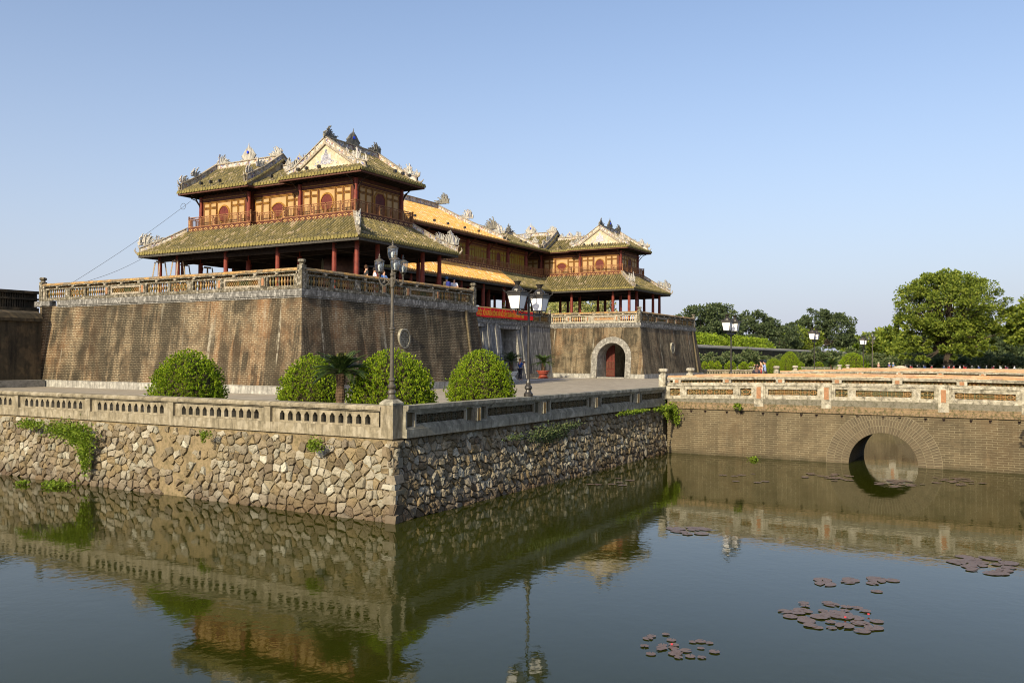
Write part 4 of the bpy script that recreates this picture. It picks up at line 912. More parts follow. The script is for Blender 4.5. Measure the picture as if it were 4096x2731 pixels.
# ================================================================== WING PAVILION
YS = (42.4, 44.6, 50.45, 56.3, 62.2, 64.5)
def pavilion(cx, label):
    rr = random.Random(5); e = empty('wing_pavilion', (cx, 53.5, DK), label, 'pavilion'); x = lambda v: cx+v
    # columns
    for i, y in enumerate(YS):
        for j, dx in enumerate((-5.3, -2.9, 2.9, 5.3)):
            inner = 0 < i < 5 and j in (1,2); r = .17 if inner else .165; m = MB(); zt = 19.6 if inner else 14.6
            m.lathe([(r*1.5,0),(r*1.6,.12),(r*1.2,.18),(r*1.02,.2),(r*1.15,2.),(r,zt-DK)], (x(dx), y, DK+.004), 10); m.build('column', MT['red_wood'], e, smooth=False)
            if (i+j) % 9 == 0: pass
    ZL = 14.42; zu = 16.45
    # lower roof
    X0, X1, Y0, Y1 = -6.5, 6.5, 41.2, 65.9; rn = 2.85
    m = MB(); H = lambda L: (lambda s: (0., max(0., min(1., s/rn, (L-s)/rn))))
    slope(m, (x(X0),Y0,ZL), (0,1), (1,0), Y1-Y0, rn, zu-ZL, H(Y1-Y0), seed=1); slope(m, (x(X1),Y0,ZL), (0,1), (-1,0), Y1-Y0, rn, zu-ZL, H(Y1-Y0), seed=2)
    slope(m, (x(X0),Y0,ZL), (1,0), (0,1), X1-X0, rn, zu-ZL, H(X1-X0), seed=3); slope(m, (x(X0),Y1,ZL), (1,0), (0,-1), X1-X0, rn, zu-ZL, H(X1-X0), seed=4)
    m.build('lower_roof', [MT['tile_moss'], MT['pan_moss'], MT['tile_end']], e)
    m = MB(); box_eave(m, x(X0)+.04, x(X1)-.04, Y0+.04, Y1-.04, 14.12, .24); m.build('eave_board', MT['beam_old'], e)
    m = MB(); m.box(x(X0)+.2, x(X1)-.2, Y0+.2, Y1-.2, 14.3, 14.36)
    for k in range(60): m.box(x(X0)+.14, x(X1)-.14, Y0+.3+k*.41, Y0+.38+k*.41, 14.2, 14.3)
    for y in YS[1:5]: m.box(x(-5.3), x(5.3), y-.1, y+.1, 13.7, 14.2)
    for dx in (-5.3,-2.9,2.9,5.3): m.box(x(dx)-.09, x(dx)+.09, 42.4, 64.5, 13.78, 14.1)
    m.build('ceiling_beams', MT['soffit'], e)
    # corner ridges on the lower roof, with ornaments
    F = MB(); I = MB(); O_ = MB(); BL = MB()
    for sx, sy in ((-1,-1),(1,-1),(-1,1),(1,1)):
        ya = Y0+rn if sy < 0 else Y1-rn; yb = Y0 if sy < 0 else Y1
        A = (x(sx*(6.5-rn)), ya, zu+.0); Bp = (x(sx*6.42), yb-.08*sy*-1 if False else (Y0+.08 if sy<0 else Y1-.08), ZL+.12); M = tuple(A[k]*.45+Bp[k]*.55 for k in range(3)); M = (M[0], M[1], M[2]-.1)
        ridge(F, I, [A, M, Bp], .46, .12, 1.1)
        d = Vector((Bp[0]-A[0], Bp[1]-A[1], 0)).normalized()
        F.tube([(Bp[0]-d.x*.1,Bp[1]-d.y*.1,Bp[2]-.05),(Bp[0]+d.x*.22,Bp[1]+d.y*.22,Bp[2]),(Bp[0]+d.x*.36,Bp[1]+d.y*.36,Bp[2]+.22),(Bp[0]+d.x*.3,Bp[1]+d.y*.3,Bp[2]+.45)], [.12,.1,.07,.02], 6)
        F.tube([(Bp[0]-d.x*.5,Bp[1]-d.y*.5,Bp[2]+.45),(Bp[0]-d.x*.05,Bp[1]-d.y*.05,Bp[2]+.42),(Bp[0]+d.x*.12,Bp[1]+d.y*.12,Bp[2]+.62)], [.12,.1,.03], 6)
        flame(O_, (M[0]+d.x*1.0, M[1]+d.y*1.0, M[2]-.05), d.x, d.y, 1.35, rr, 18); flame(O_, (M[0]+d.x*.1, M[1]+d.y*.1, M[2]+.35), d.x, d.y, .8, rr, 10)
    o = F.build('hip_ridge', MT['ridge'], e); I.build('ridge_mosaic', MT['mosaic'], o); O_.build('ridge_ornament', MT['porcelain'], e)
    # balcony: bays 1 and 3 stand forward, bay 2 is set back
    Rm = MB(); Fm = MB(); Bm = MB(); W = [(43.95,51.62),(55.2,62.9)]; zb, zr = 16.42, 17.75
    for sx in (-1,1):
        for y0, y1 in W:
            fr = (x(sx*3.7), y1, 0, -1, -1, 0) if sx < 0 else (x(sx*3.7), y0, 0, 1, 1, 0); railing(fr, y1-y0, zb, zr, Rm, Fm, Bm)
        fr = (x(-3.1), 55.2, 0, -1, -1, 0) if sx < 0 else (x(3.1), 51.62, 0, 1, 1, 0); railing(fr, 3.58, zb+.05, zr-.1, Rm, Fm, Bm)
        for yy, ny in ((51.62,1),(55.2,-1)):
            fr = (x(sx*3.7 if ny*sx < 0 else sx*3.1), yy, (1 if (ny*sx<0)==(sx<0) else -1)*1., 0, 0, ny) ; xa = x(min(sx*3.7, sx*3.1)); fr = (xa, yy, 1, 0, 0, ny); railing(fr, .6, zb, zr, Rm, Fm, Bm, fl=False)
    railing((x(-3.7), 43.95, 1, 0, 0, -1), 7.4, zb, zr, Rm, Fm, Bm); railing((x(-3.7), 62.9, 1, 0, 0, 1), 7.4, zb, zr, Rm, Fm, Bm)
    o = Rm.build('balcony_railing', MT['rail_wood'], e); Fm.build('balcony_fascia', MT['dark_red'], o); Bm.build('gilded_fretwork', MT['fret'], o)
    m = MB(); m.box(x(-3.6), x(3.6), 44.05, 51.5, zb+.1, zb+.3); m.box(x(-3.0), x(3.0), 51.5, 55.3, zb+.1, zb+.3); m.box(x(-3.6), x(3.6), 55.3, 62.8, zb+.1, zb+.3); m.build('balcony_floor', MT['soffit'], e)
    # upper storey bays
    z0, z1 = zb+.3, 19.75
    for sx in (-1,1):
        for (ya, yb, kd, xw) in ((44.6,50.45,'moon',2.9),(50.45,56.3,'fan',2.35),(56.3,62.2,'moon',2.9)):
            a, b_ = (ya+.24, yb-.24) if kd == 'moon' else (ya+.05, yb-.05)
            fr = (x(sx*xw), b_, 0, -1, -1, 0) if sx < 0 else (x(xw), a, 0, 1, 1, 0); bay(e, fr, b_-a, z0, z1, kd)
    bay(e, (x(-2.66), 44.6, 1, 0, 0, -1), 5.32, z0, z1, 'octagon'); bay(e, (x(2.66), 62.2, -1, 0, 0, 1), 5.32, z0, z1, 'octagon')
    for sx in (-1, 1):                                                # short returns where the middle bay sets back
        m = MB(); m.box(min(x(sx*2.36),x(sx*2.66)), max(x(sx*2.36),x(sx*2.66)), 50.4, 50.5, z0, z1); m.box(min(x(sx*2.36),x(sx*2.66)), max(x(sx*2.36),x(sx*2.66)), 56.25, 56.35, z0, z1); m.build('return_wall', MT['dark_red'], e)
    # brackets under the upper eaves
    m = MB()
    for sx in (-1,1):
        for y in (44.6,50.45,56.3,62.2):
            m.cut(); m.tube([(x(sx*2.95),y,18.35),(x(sx*3.1),y,18.9),(x(sx*3.5),y,19.4),(x(sx*3.95),y,19.62)], [.03,.05,.05,.04], 6)
        for y, d in ((44.6,-1),(62.2,1)): m.cut(); m.tube([(x(sx*2.9),y+d*.05,18.35),(x(sx*2.9),y+d*.25,18.9),(x(sx*2.9),y+d*.7,19.4),(x(sx*2.9),y+d*1.3,19.62)], [.03,.05,.05,.04], 6)
    m.build('eave_bracket', MT['soffit'], e)
    # ---- upper roofs
    ZU = 19.95
    # near block: ridge across (X), gables to the sides, skirt under the gables
    F = MB(); I = MB(); m = MB(); a0, a1 = 43.06, 51.7; yr = 47.4; zr_ = 22.55; gx = 3.3; ex = 4.15; slopeN = (zr_-ZU)/(yr-a0)
    def clipN(s):
        d = min(s, 2*ex-s)                                           # distance from side eave
        return (0., 1.) if d >= ex-gx else (0., max(0, d/(yr-a0)))
    slope(m, (x(-ex),a0,ZU), (1,0), (0,1), 2*ex, yr-a0, zr_-ZU, clipN, g=.15, seed=7)
    slope(m, (x(-ex),a1,ZU), (1,0), (0,-1), 2*ex, a1-yr, zr_-ZU, clipN, g=.15, seed=8)
    for sx in (-1,1):
        Ls = a1-a0; slope(m, (x(sx*ex),a0,ZU), (0,1), (-sx,0), Ls, ex-gx+.12, (ex-gx)*slopeN+.1, lambda s: (0., max(0., min(1., s/(ex-gx), (Ls-s)/(ex-gx)))), g=.1, seed=9)
    m.build('upper_roof', [MT['tile_moss'], MT['pan_moss'], MT['tile_end']], e)
    G = MB(); Rl = MB()
    for sx in (-1,1):
        G.cut(); Rl.cut(); gp = x(sx*(gx-.06)); fr = (gp, yr, 0, -1, -1, 0) if sx < 0 else (gp, yr, 0, 1, 1, 0); zb_ = ZU+.5
        G.poly(fr, [(-3.35,zb_),(3.35,zb_),(0,zr_+.12)], -.1, .0)
        # relief: a bat-and-cloud swirl of porcelain chips
        Rl.bx(fr, -.5, .5, -.02, .008, zb_+.45, zb_+1.2)
        for k in range(150):
            u = rr.uniform(-1,1); t = rr.random(); wd = (1-t)**1.2; px = u*1.35*max(.12,wd)*(1 if t < .25 else .55); pz = zb_+.42+t*1.15
            if t < .25 and abs(px) > .9 and rr.random() < .4: continue
            Rl.bx(fr, px-.05, px+.05, .0, .03, pz-.04, pz+.04)
        for q in (-1,1): Rl.v; 
        for sgn in (-1,1):
            A = (gp-.0, yr, zr_+.02); Bp = (gp, yr+sgn*3.15, ZU+.56); Cp = (gp+sx*.05, yr+sgn*4.12, ZU+.28)
            ridge(F, I, [A, Bp], .55, .13, 1.1); ridge(F, I, [Bp, Cp], .5, .13, 1.0)
            F.tube([(Cp[0],Cp[1],Cp[2]+.45),(Cp[0],Cp[1]+sgn*.2,Cp[2]+.5),(Cp[0],Cp[1]+sgn*.3,Cp[2]+.8)], [.1,.09,.02], 6); F.tube([(Cp[0],Cp[1],Cp[2]),(Cp[0]+sx*.25,Cp[1]+sgn*.2,Cp[2]-.05),(Cp[0]+sx*.5,Cp[1]+sgn*.3,Cp[2]+.3)], [.13,.1,.02], 6)
    ridge(F, I, [(x(-gx),yr,zr_),(x(gx),yr,zr_)], .55, .13, 1.1)
    o = F.build('roof_ridge', MT['ridge'], e); I.build('ridge_mosaic', MT['mosaic'], o); o = e
    O_ = MB(); DO = MB(); BL = MB()
    flame(DO, (x(-gx+.45),yr,zr_+.5), -1, 0, 1.15, rr, 16); flame(DO, (x(gx-.45),yr,zr_+.5), 1, 0, 1.15, rr, 16); jewel(DO, BL, (x(0),yr,zr_+.5), 1, 0, 1.25, rr)
    for sx in (-1,1):
        for sgn in (-1,1):
            y = yr+sgn*3.9; flame(O_, (x(sx*gx),yr+sgn*3.0,ZU+1.05), 0, sgn, 1.0, rr, 14); flame(O_, (x(sx*gx),y,ZU+.75), 0, sgn, .75, rr, 12); flame(O_, (x(sx*gx),yr+sgn*2.1,ZU+1.6), 0, sgn, .55, rr, 8)
    O_.build('white_ornament', MT['porcelain'], o); DO.build('dark_finial', MT['dark_ornament'], o); BL.build('glass_jewel', MT['blue'], o)
    o = G.build('gable', MT['gable_cream'], e); Rl.build('gable_relief', MT['relief'], o)
    # far block: ridge along (Y)
    F = MB(); I = MB(); m = MB(); b0, b1 = 55.15, 63.85; zr2 = 22.7
    slope(m, (x(-ex),b0,ZU), (0,1), (1,0), b1-b0, ex, zr2-ZU, None, g=.15, seed=11); slope(m, (x(ex),b0,ZU), (0,1), (-1,0), b1-b0, ex, zr2-ZU, None, g=.15, seed=12)
    # link between the two blocks, eaves set back
    slope(m, (x(-ex+.75),51.3,ZU), (0,1), (1,0), 4.1, ex-.75, 1.95, None, g=.15, seed=13); slope(m, (x(ex-.75),51.3,ZU), (0,1), (-1,0), 4.1, ex-.75, 1.95, None, g=.15, seed=14)
    m.build('upper_roof', [MT['tile_moss'], MT['pan_moss'], MT['tile_end']], e)
    G2 = MB()
    for yy, d in ((b0+.3,-1),(b1-.3,1)):
        G2.cut(); G2.poly((cx, yy, 1, 0, 0, d), [(-3.9,ZU),(3.9,ZU),(0,zr2+.05)], -.1, 0)
        for sx in (-1,1):
            A = (cx, yy, zr2+.02); Bp = (x(sx*2.2), yy, zr2-1.55+.02); Cp = (x(sx*4.05), yy, ZU+.22); ridge(F, I, [A, Bp, Cp], .62, .14, 1.15)
            F.tube([(Cp[0],Cp[1],Cp[2]+.5),(Cp[0]+sx*.2,Cp[1],Cp[2]+.55),(Cp[0]+sx*.3,Cp[1],Cp[2]+.85)], [.1,.09,.02], 6)
            F.tube([(Cp[0]-sx*.2,Cp[1],Cp[2]),(Cp[0]+sx*.12,Cp[1],Cp[2]),(Cp[0]+sx*.28,Cp[1],Cp[2]+.4)], [.14,.1,.02], 6)
    ridge(F, I, [(cx,b0+.45,zr2),(cx,b1-.45,zr2)], .5, .14, 1.2); ridge(F, I, [(cx,50.8,21.85),(cx,b0+.2,21.85)], .42, .13, 1.1)
    o = F.build('roof_ridge', MT['ridge'], e); I.build('ridge_mosaic', MT['mosaic'], o); G2.build('gable_wall', MT['gable_cream'], e); o = e
    O_ = MB(); BL = MB()
    flame(O_, (cx,b0+1.0,zr2+.5), 0, -1, 1.15, rr, 20); flame(O_, (cx,b1-1.0,zr2+.5), 0, 1, 1.15, rr, 20); jewel(O_, BL, (cx,(b0+b1)/2,zr2+.5), 0, 1, 1.35, rr)
    for sx in (-1,1):
        for yy in (b0+.3, b1-.3):
            flame(O_, (x(sx*3.55),yy,ZU+1.0), sx, 0, .95, rr, 13); flame(O_, (x(sx*2.3),yy,zr2-1.0), sx, 0, 1.0, rr, 14)
    flame(O_, (cx,52.2,22.25), 0, -1, .95, rr, 14); jewel(O_, BL, (cx,53.4,22.25), 0, 1, .8, rr); flame(O_, (cx,54.5,22.25), 0, 1, .8, rr, 12)
    O_.build('white_ornament', MT['porcelain'], o); BL.build('glass_jewel', MT['blue'], o)
    m = MB()
    for p in ((-ex+.05,ex-.05,a0+.05,a1-.05),(-ex+.05,ex-.05,b0+.05,b1-.05),(-ex+.8,ex-.8,a1-.04,b0+.04)): box_eave(m, x(p[0]), x(p[1]), p[2], p[3], 19.72, .16)
    m.build('eave_board', MT['beam'], e)
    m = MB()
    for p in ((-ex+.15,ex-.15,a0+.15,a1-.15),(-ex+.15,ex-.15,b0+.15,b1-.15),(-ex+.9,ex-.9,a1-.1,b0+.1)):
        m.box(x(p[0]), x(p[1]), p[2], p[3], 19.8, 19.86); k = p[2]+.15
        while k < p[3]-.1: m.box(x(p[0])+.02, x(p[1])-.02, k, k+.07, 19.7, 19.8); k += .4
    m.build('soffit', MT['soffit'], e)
    return e
pv1 = pavilion(55.1, 'near wing pavilion, two-storey with mossy tiled roofs, round red doors and pale dragon ridges')
bpy.context.view_layer.update()
pv2 = dup(pv1, (55.1+52.0, 53.5, DK), None, 'far wing pavilion with mossy roofs standing above the arched doorway')

# ================================================================== CENTRAL HALL
def hall():
    rr = random.Random(9); e = empty('central_hall', (81.1, 58, DK), 'long central hall with golden tiled roofs between the two mossy pavilions', 'hall')
    XS = [62.4+4.675*k for k in range(9)]
    for y in (54.0, 56.2, 62.2):
        for xx in XS:
            m = MB(); r = .25 if y > 55 else .22; m.lathe([(r*1.5,0),(r*1.5,.14),(r*1.05,.2),(r,(19.6 if y > 55 else 14.6)-DK)], (xx,y,DK+.004), 8); m.build('column', MT['red_wood'], e)
    ZL, zu = 14.42, 16.45; x0, x1, g0, g1 = 61.0, 103.6, 69.6, 92.2
    for a, b_, mt in ((x0,g0,'moss'),(g0,g1,'gold'),(g1,x1,'moss')):
        m = MB(); slope(m, (a,52.8,ZL), (1,0), (0,1), b_-a, 2.85, zu-ZL, None, seed=21); m.build('lower_roof', [MT['tile_'+mt], MT['pan_'+mt], MT['tile_end' if mt == 'moss' else 'tile_end_gold']], e)
    m = MB(); m.box(x0,x1,52.84,52.94,14.12,14.36); m.build('eave_board', MT['beam_old'], e)
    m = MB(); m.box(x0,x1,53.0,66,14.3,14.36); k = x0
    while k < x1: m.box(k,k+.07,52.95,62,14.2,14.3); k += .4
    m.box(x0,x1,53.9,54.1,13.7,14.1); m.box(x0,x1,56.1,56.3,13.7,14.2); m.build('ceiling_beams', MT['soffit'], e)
    # plank screen behind, with gaps of sky
    m = MB(); k = 61.5
    for i in range(8):
        a = XS[i]+.3; b_ = XS[i+1]-.3
        if i in (0,1,2): m.box(a-.4,b_+.4,62.0,62.15,DK,14.2)
        else: m.box(a-.1,a+1.2+.25*(i%2),62.0,62.15,DK,14.2); m.box(b_-1.3,b_+.1,62.0,62.15,DK,14.2); m.box(a+1.0,b_-1.0,62.0,62.15,12.6,14.2); m.box(a+1.0,b_-1.0,62.02,62.13,DK,DK+.9)
    m.build('plank_screen', MT['soffit'], e)
    Rm = MB(); Fm = MB(); Bm = MB(); railing((61.0,55.5,1,0,0,-1), 42.2, 16.42, 17.6, Rm, Fm, Bm); o = Rm.build('balcony_railing', MT['rail_wood'], e); Fm.build('balcony_fascia', MT['dark_red'], o); Bm.build('gilded_fretwork', MT['fret'], o)
    m = MB(); m.box(61,103.4,55.55,57,16.5,16.7); m.build('balcony_floor', MT['soffit'], e)
    for i in range(8): bay(e, (XS[i]+.22,56.25,1,0,0,-1), XS[i+1]-XS[i]-.44, 16.7, 19.75, 'octagon' if i in (1,3,4,6) else 'plain', 'olive')
    m = MB()
    for xx in XS: m.cut(); m.tube([(xx,56.1,18.4),(xx,55.95,18.9),(xx,55.4,19.4),(xx,54.95,19.6)], [.05,.1,.1,.07], 6)
    m.build('eave_bracket', MT['dark_red'], e)
    ZU = 19.95
    m = MB(); slope(m, (g0,54.7,ZU), (1,0), (0,1), 92.9-g0, 10.7, 4.95, None, g=.12, seed=31); slope(m, (g0,76.1,ZU), (1,0), (0,-1), 92.9-g0, 10.7, 4.95, None, g=.12, seed=32, ends=False)
    m.build('golden_roof', [MT['tile_gold'], MT['pan_gold'], MT['tile_end_gold']], e)
    for a, b_ in ((60.0,g0),(92.9,103.9)):
        m = MB(); slope(m, (a,54.7,ZU), (1,0), (0,1), b_-a, 4.6, 2.2, None, g=.15, seed=33); slope(m, (a,63.9,ZU), (1,0), (0,-1), b_-a, 4.6, 2.2, None, g=.15, seed=34, ends=False); m.build('link_roof', [MT['tile_moss'], MT['pan_moss'], MT['tile_end']], e)
    m = MB(); m.box(60,103.4,54.75,54.85,19.68,19.9); m.build('eave_board', MT['beam'], e)
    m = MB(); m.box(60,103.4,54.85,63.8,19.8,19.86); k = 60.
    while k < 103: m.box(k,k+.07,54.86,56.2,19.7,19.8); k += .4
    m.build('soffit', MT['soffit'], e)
    # gable ends of the golden roof above the links
    m = MB()
    for xx, nx in ((g0+.15,-1),(92.75,1)): m.poly((xx,65.4,0,-nx,nx,0) if nx < 0 else (xx,65.4,0,1,1,0), [(-9.6,ZU+.3),(9.6,ZU+.3),(0,24.85)], -.1, 0)
    m.build('gable_wall', MT['gable_cream'], e)
    F = MB(); I = MB(); O_ = MB(); DO = MB(); FD = MB()
    zt = 24.95
    ridge(F, I, [(g0+.3,65.4,zt),(92.6,65.4,zt)], .72, .18, 1.5)
    f = lambda t: ZU+4.95*((1-.12)*t+.12*t*t)+.04
    for xx in (g0+.35, 92.7):
        P_ = [(xx, 65.4-10.7*(1-t), f(t)) for t in (1,.75,.5,.28,.06)]; ridge(F, I, P_, .62, .16, 1.3)
        Cp = P_[-1]; F.tube([(Cp[0],Cp[1]+.1,Cp[2]+.5),(Cp[0],Cp[1]-.3,Cp[2]+.55),(Cp[0],Cp[1]-.5,Cp[2]+.95)], [.14,.12,.03], 6); F.tube([(Cp[0],Cp[1]+.1,Cp[2]),(Cp[0],Cp[1]-.35,Cp[2]),(Cp[0]+.1,Cp[1]-.5,Cp[2]+.5)], [.15,.12,.02], 6)
        flame(DO, (xx,64.6,zt+.65), 0, -1, 1.6, rr, 26); flame(O_, (xx,60.9,f(.6)+.55), 0, -1, 1.6, rr, 18); flame(DO, (xx,57.4,f(.28)+.55), 0, -1, 1.7, rr, 22); flame(O_, (xx,56.2,f(.15)+.5), 0, -1, 1.5, rr, 20)
    for a, b_ in ((61.5,g0),(92.9,101.6)):
        ridge(F, I, [(a,59.3,ZU+2.15),(b_,59.3,ZU+2.15)], .42, .14, 1.2)
    for xx, s_ in ((101.5,1),(61.6,-1)):
        P_ = [(xx, 59.3-4.5*t, ZU+2.15-2.0*t) for t in (0,.5,.95)]; ridge(F, I, P_, .5, .14, 1.1); flame(DO, (xx-.7*s_,59.3,ZU+2.55), -s_, 0, 1.3, rr, 18); flame(O_, (xx,57.2,ZU+1.7), 0, -1, 1.1, rr, 14); flame(O_, (xx,55.9,ZU+1.05), 0, -1, 1.0, rr, 14)
    o = F.build('roof_ridge', MT['ridge'], e); I.build('ridge_mosaic', MT['mosaic'], o); O_.build('white_ornament', MT['porcelain'], e); DO.build('dark_finial', MT['dark_ornament'], e)
    return e
hall()
# dark plank screen on the inner side of the near pavilion only
m = MB()
for a, b_, z in ((51.2,54.6,DK),(54.6,59.2,DK),(59.2,60.4,11.9),(60.4,64.3,DK)): m.box(57.95, 58.05, a, b_-.04, z, 14.2)
m.build('plank_screen', MT['soffit'], pv1)

# ------------------------------------------------------------------ things in and on the pavilions
# propped eave: timber trestles round the end columns of the near pavilion
def trestle(x, y, w, d, h):
    e = empty('timber_trestle', (x,y,DK)); m = MB(); t = .07
    for sx in (-1,1):
        for sy in (-1,1): m.tube([(x+sx*w,y+sy*d,DK),(x+sx*w*.35,y+sy*d*.5,DK+h)], t, 4)
    m.build('trestle_leg', MT['trestle'], e); m = MB()
    for z in (.35, h*.62):
        k = 1-.65*z/h; kd = 1-.5*z/h
        for sy in (-1,1): m.tube([(x-w*k-.1,y+sy*d*kd,DK+z),(x+w*k+.1,y+sy*d*kd,DK+z)], t*.9, 4)
        for sx in (-1,1): m.tube([(x+sx*w*k,y-d*kd-.1,DK+z),(x+sx*w*k,y+d*kd+.1,DK+z)], t*.9, 4)
    m.tube([(x-w*.9,y-d*.9,DK+.35),(x+w*.55,y-d*.7,DK+h*.62)], t*.8, 4); m.tube([(x-w*.85,y+d*.8,DK+.4),(x-w*.5,y-d*.6,DK+h*.62)], t*.8, 4); m.tube([(x-w*.5,y,DK+h),(x+w*.5,y,DK+h)], t*1.2, 4); m.build('cross_brace', MT['trestle'], e); return e
G_ = 'timber trestles propping the near pavilion eave'
for (x_, y_), lb in zip(((49.8,64.5),(49.8,62.2),(52.4,64.6),(55.0,64.6)), ('timber trestle round the outermost end column under the near pavilion eave','second timber trestle in from the near pavilion corner, under the eave','dark timber trestle behind the two front ones under the eave','innermost raking timber trestle below the propped eave')):
    t_ = trestle(x_, y_, .75, .6, 3.75); tag(t_, lb, 'trestle', G_)
# drum
de = empty('ceremonial_drum', (54.3,47.6,DK), 'huge old barrel drum in shadow under the near pavilion', 'drum'); m = MB(); ax = Vector((.75,-.66,0)); c = Vector((54.0,47.8,12.6)); pts = [tuple(c+ax*q) for q in (-1.35,-.9,0,.9,1.35)]
m.tube(pts, [1.0,1.2,1.32,1.2,1.0], 24); m.build('drum_shell', MT['drum'], de); m = MB(); m.tube([tuple(c+ax*1.352), tuple(c+ax*1.38)], 1.0, 24); m.tube([tuple(c-ax*1.38), tuple(c-ax*1.352)], 1.0, 24); m.build('drum_skin', MT['drum_skin'], de)
m = MB(); m.tube([tuple(c+Vector((0,0,-1.3))+ax*.9), (54.8,47.2,DK)], .08, 5); m.tube([tuple(c+Vector((0,0,-1.3))-ax*.9), (53.2,48.6,DK)], .08, 5); m.box(53,55.4,47.5,47.8,DK+.0,DK+.15); m.build('drum_stand', MT['dark_red'], de)
# banner with its writing
be = empty('banner', (86,52.0,10.3), 'red cloth banner with yellow capitals hung along the parapet over the doors', 'banner'); yb = 52.35
m = MB(); n = 30; X0, X1 = 66.0, 94.8
v = []
for k in range(n+1):
    xx = X0+(X1-X0)*k/n; yy = yb-.02-.03*sin(k*1.7); v += [(xx,yy,10.28+.03*sin(k*.9)),(xx,yy,11.30+.02*sin(k*1.3)),(xx,yy+.02,11.30+.02*sin(k*1.3)),(xx,yy+.02,10.28+.03*sin(k*.9))]
f = []
for k in range(n):
    a = 4*k; b_ = a+4; f += [(a,b_,b_+1,a+1),(a+1,b_+1,b_+2,a+2),(a+2,b_+2,b_+3,a+3),(a+3,b_+3,b_,a)]
m.add(v, f); ban = m.build('banner_cloth', MT['banner'], be)
cu = bpy.data.curves.new('banner_writing', 'FONT'); cu.body = 'CUỘC TỔNG TIẾN CÔNG VÀ NỔI DẬY XUÂN MẬU THÂN 1968"'; cu.size = 1; cu.extrude = .0; cu.offset = .022
to = bpy.data.objects.new('banner_writing', cu); COL.objects.link(to); bpy.context.view_layer.update()
me = bpy.data.meshes.new_from_object(to.evaluated_get(bpy.context.evaluated_depsgraph_get())); bpy.data.objects.remove(to)
xs = [q.co.x for q in me.vertices]; w = max(xs)-min(xs); sx = 10.65/w
tx = bpy.data.objects.new('banner_writing', me); COL.objects.link(tx); me.materials.clear(); me.materials.append(MT['banner_text'])
for q in me.vertices:
    X_ = 81.85+(q.co.x-min(xs))*sx; q.co = (X_-86, yb-.075-52.0, 10.47+q.co.y*.78-10.3)
tx.parent = be; tx.location = (0,0,0)
# floodlights on stalks along the eaves
def flood(loc):
    e = empty('floodlight', loc); m = MB(); x,y,z = loc; m.tube([(x,y,z),(x,y+.02,z+.35)], .02, 5); m.build('stalk', MT['black_iron'], e); m = MB(); m.box(x-.12,x+.12,y-.08,y+.1,z+.33,z+.55); m.box(x-.14,x+.14,y-.1,y-.08,z+.31,z+.57); m.build('lamp_head', MT['black_iron'], e); return e
f0 = flood((51.05,60.9,20.1)); tag(f0, 'first small black floodlight, at the outer end of the near pavilion upper eave', 'floodlight', 'floodlights along the roof eaves'); bpy.context.view_layer.update()
for i_, p in enumerate(((51.05,59.7,20.1),(51.05,58.6,20.1),(51.9,53.4,20.1),(51.05,49.6,20.1),(51.05,48.7,20.1),(51.05,47.4,20.1),(55.3,43.2,20.1),(56.3,43.2,20.1),(57.2,43.2,20.1),
          (71.5,54.9,20.1),(73.7,54.9,20.1),(77.2,54.9,20.1),(79.8,54.9,20.1),(83.2,54.9,20.1),(86.2,54.9,20.1),(96.2,54.9,20.1),(97.4,54.9,20.1),(103.1,49.3,20.1),(103.1,48.2,20.1),(103.1,47.2,20.1),(103.8,53.2,20.1),(108.2,43.2,20.1))):
    part = 'far block of the near pavilion' if i_ < 2 else 'recessed link of the near pavilion' if i_ == 2 else 'gabled side of the near pavilion' if i_ < 6 else 'shaded front of the near pavilion' if i_ < 9 else 'golden hall roof' if i_ < 15 else 'mossy link of the hall roof' if i_ < 17 else 'gabled side of the far pavilion' if i_ < 20 else 'link of the far pavilion' if i_ == 20 else 'front of the far pavilion'
    dup(f0, p, None, ORD[i_+1]+' small black floodlight counting along the eaves, on the '+part)
# guy wires
def wire(a, b_, label, ring=False, sag=.2):
    m = MB(); A, B_ = Vector(a), Vector(b_); m.tube([tuple(A.lerp(B_, k/8)-Vector((0,0,sag*sin(pi*k/8)))) for k in range(9)], .013, 4)
    o = m.build('guy_wire', MT['cable'], None, a); tag(o, label, 'wire')
    if ring:
        c = A.lerp(B_, .93); m = MB(); m.tube([tuple(c+Vector((.0,.32*cos(q),.26*sin(q)))) for q in [k*pi/8 for k in range(17)]], .018, 4); r_ = m.build('wire_loop', MT['cable'], o); 
    return o
wire((41.9,64.8,11.4), (51.4,62.6,19.2), 'steel guy wire with a loop rising to the near pavilion upper corner', True)
wire((41.9,63.2,11.4), (48.7,64.6,14.3), 'lower steel guy wire from parapet to near pavilion lower eave')
wire((120.2,57.0,11.5), (110.4,45.5,19.4), 'guy wire slanting down from the far pavilion upper eave')
wire((120.4,48.0,11.5), (112.6,44.5,14.3), 'short guy wire below the far pavilion lower eave')
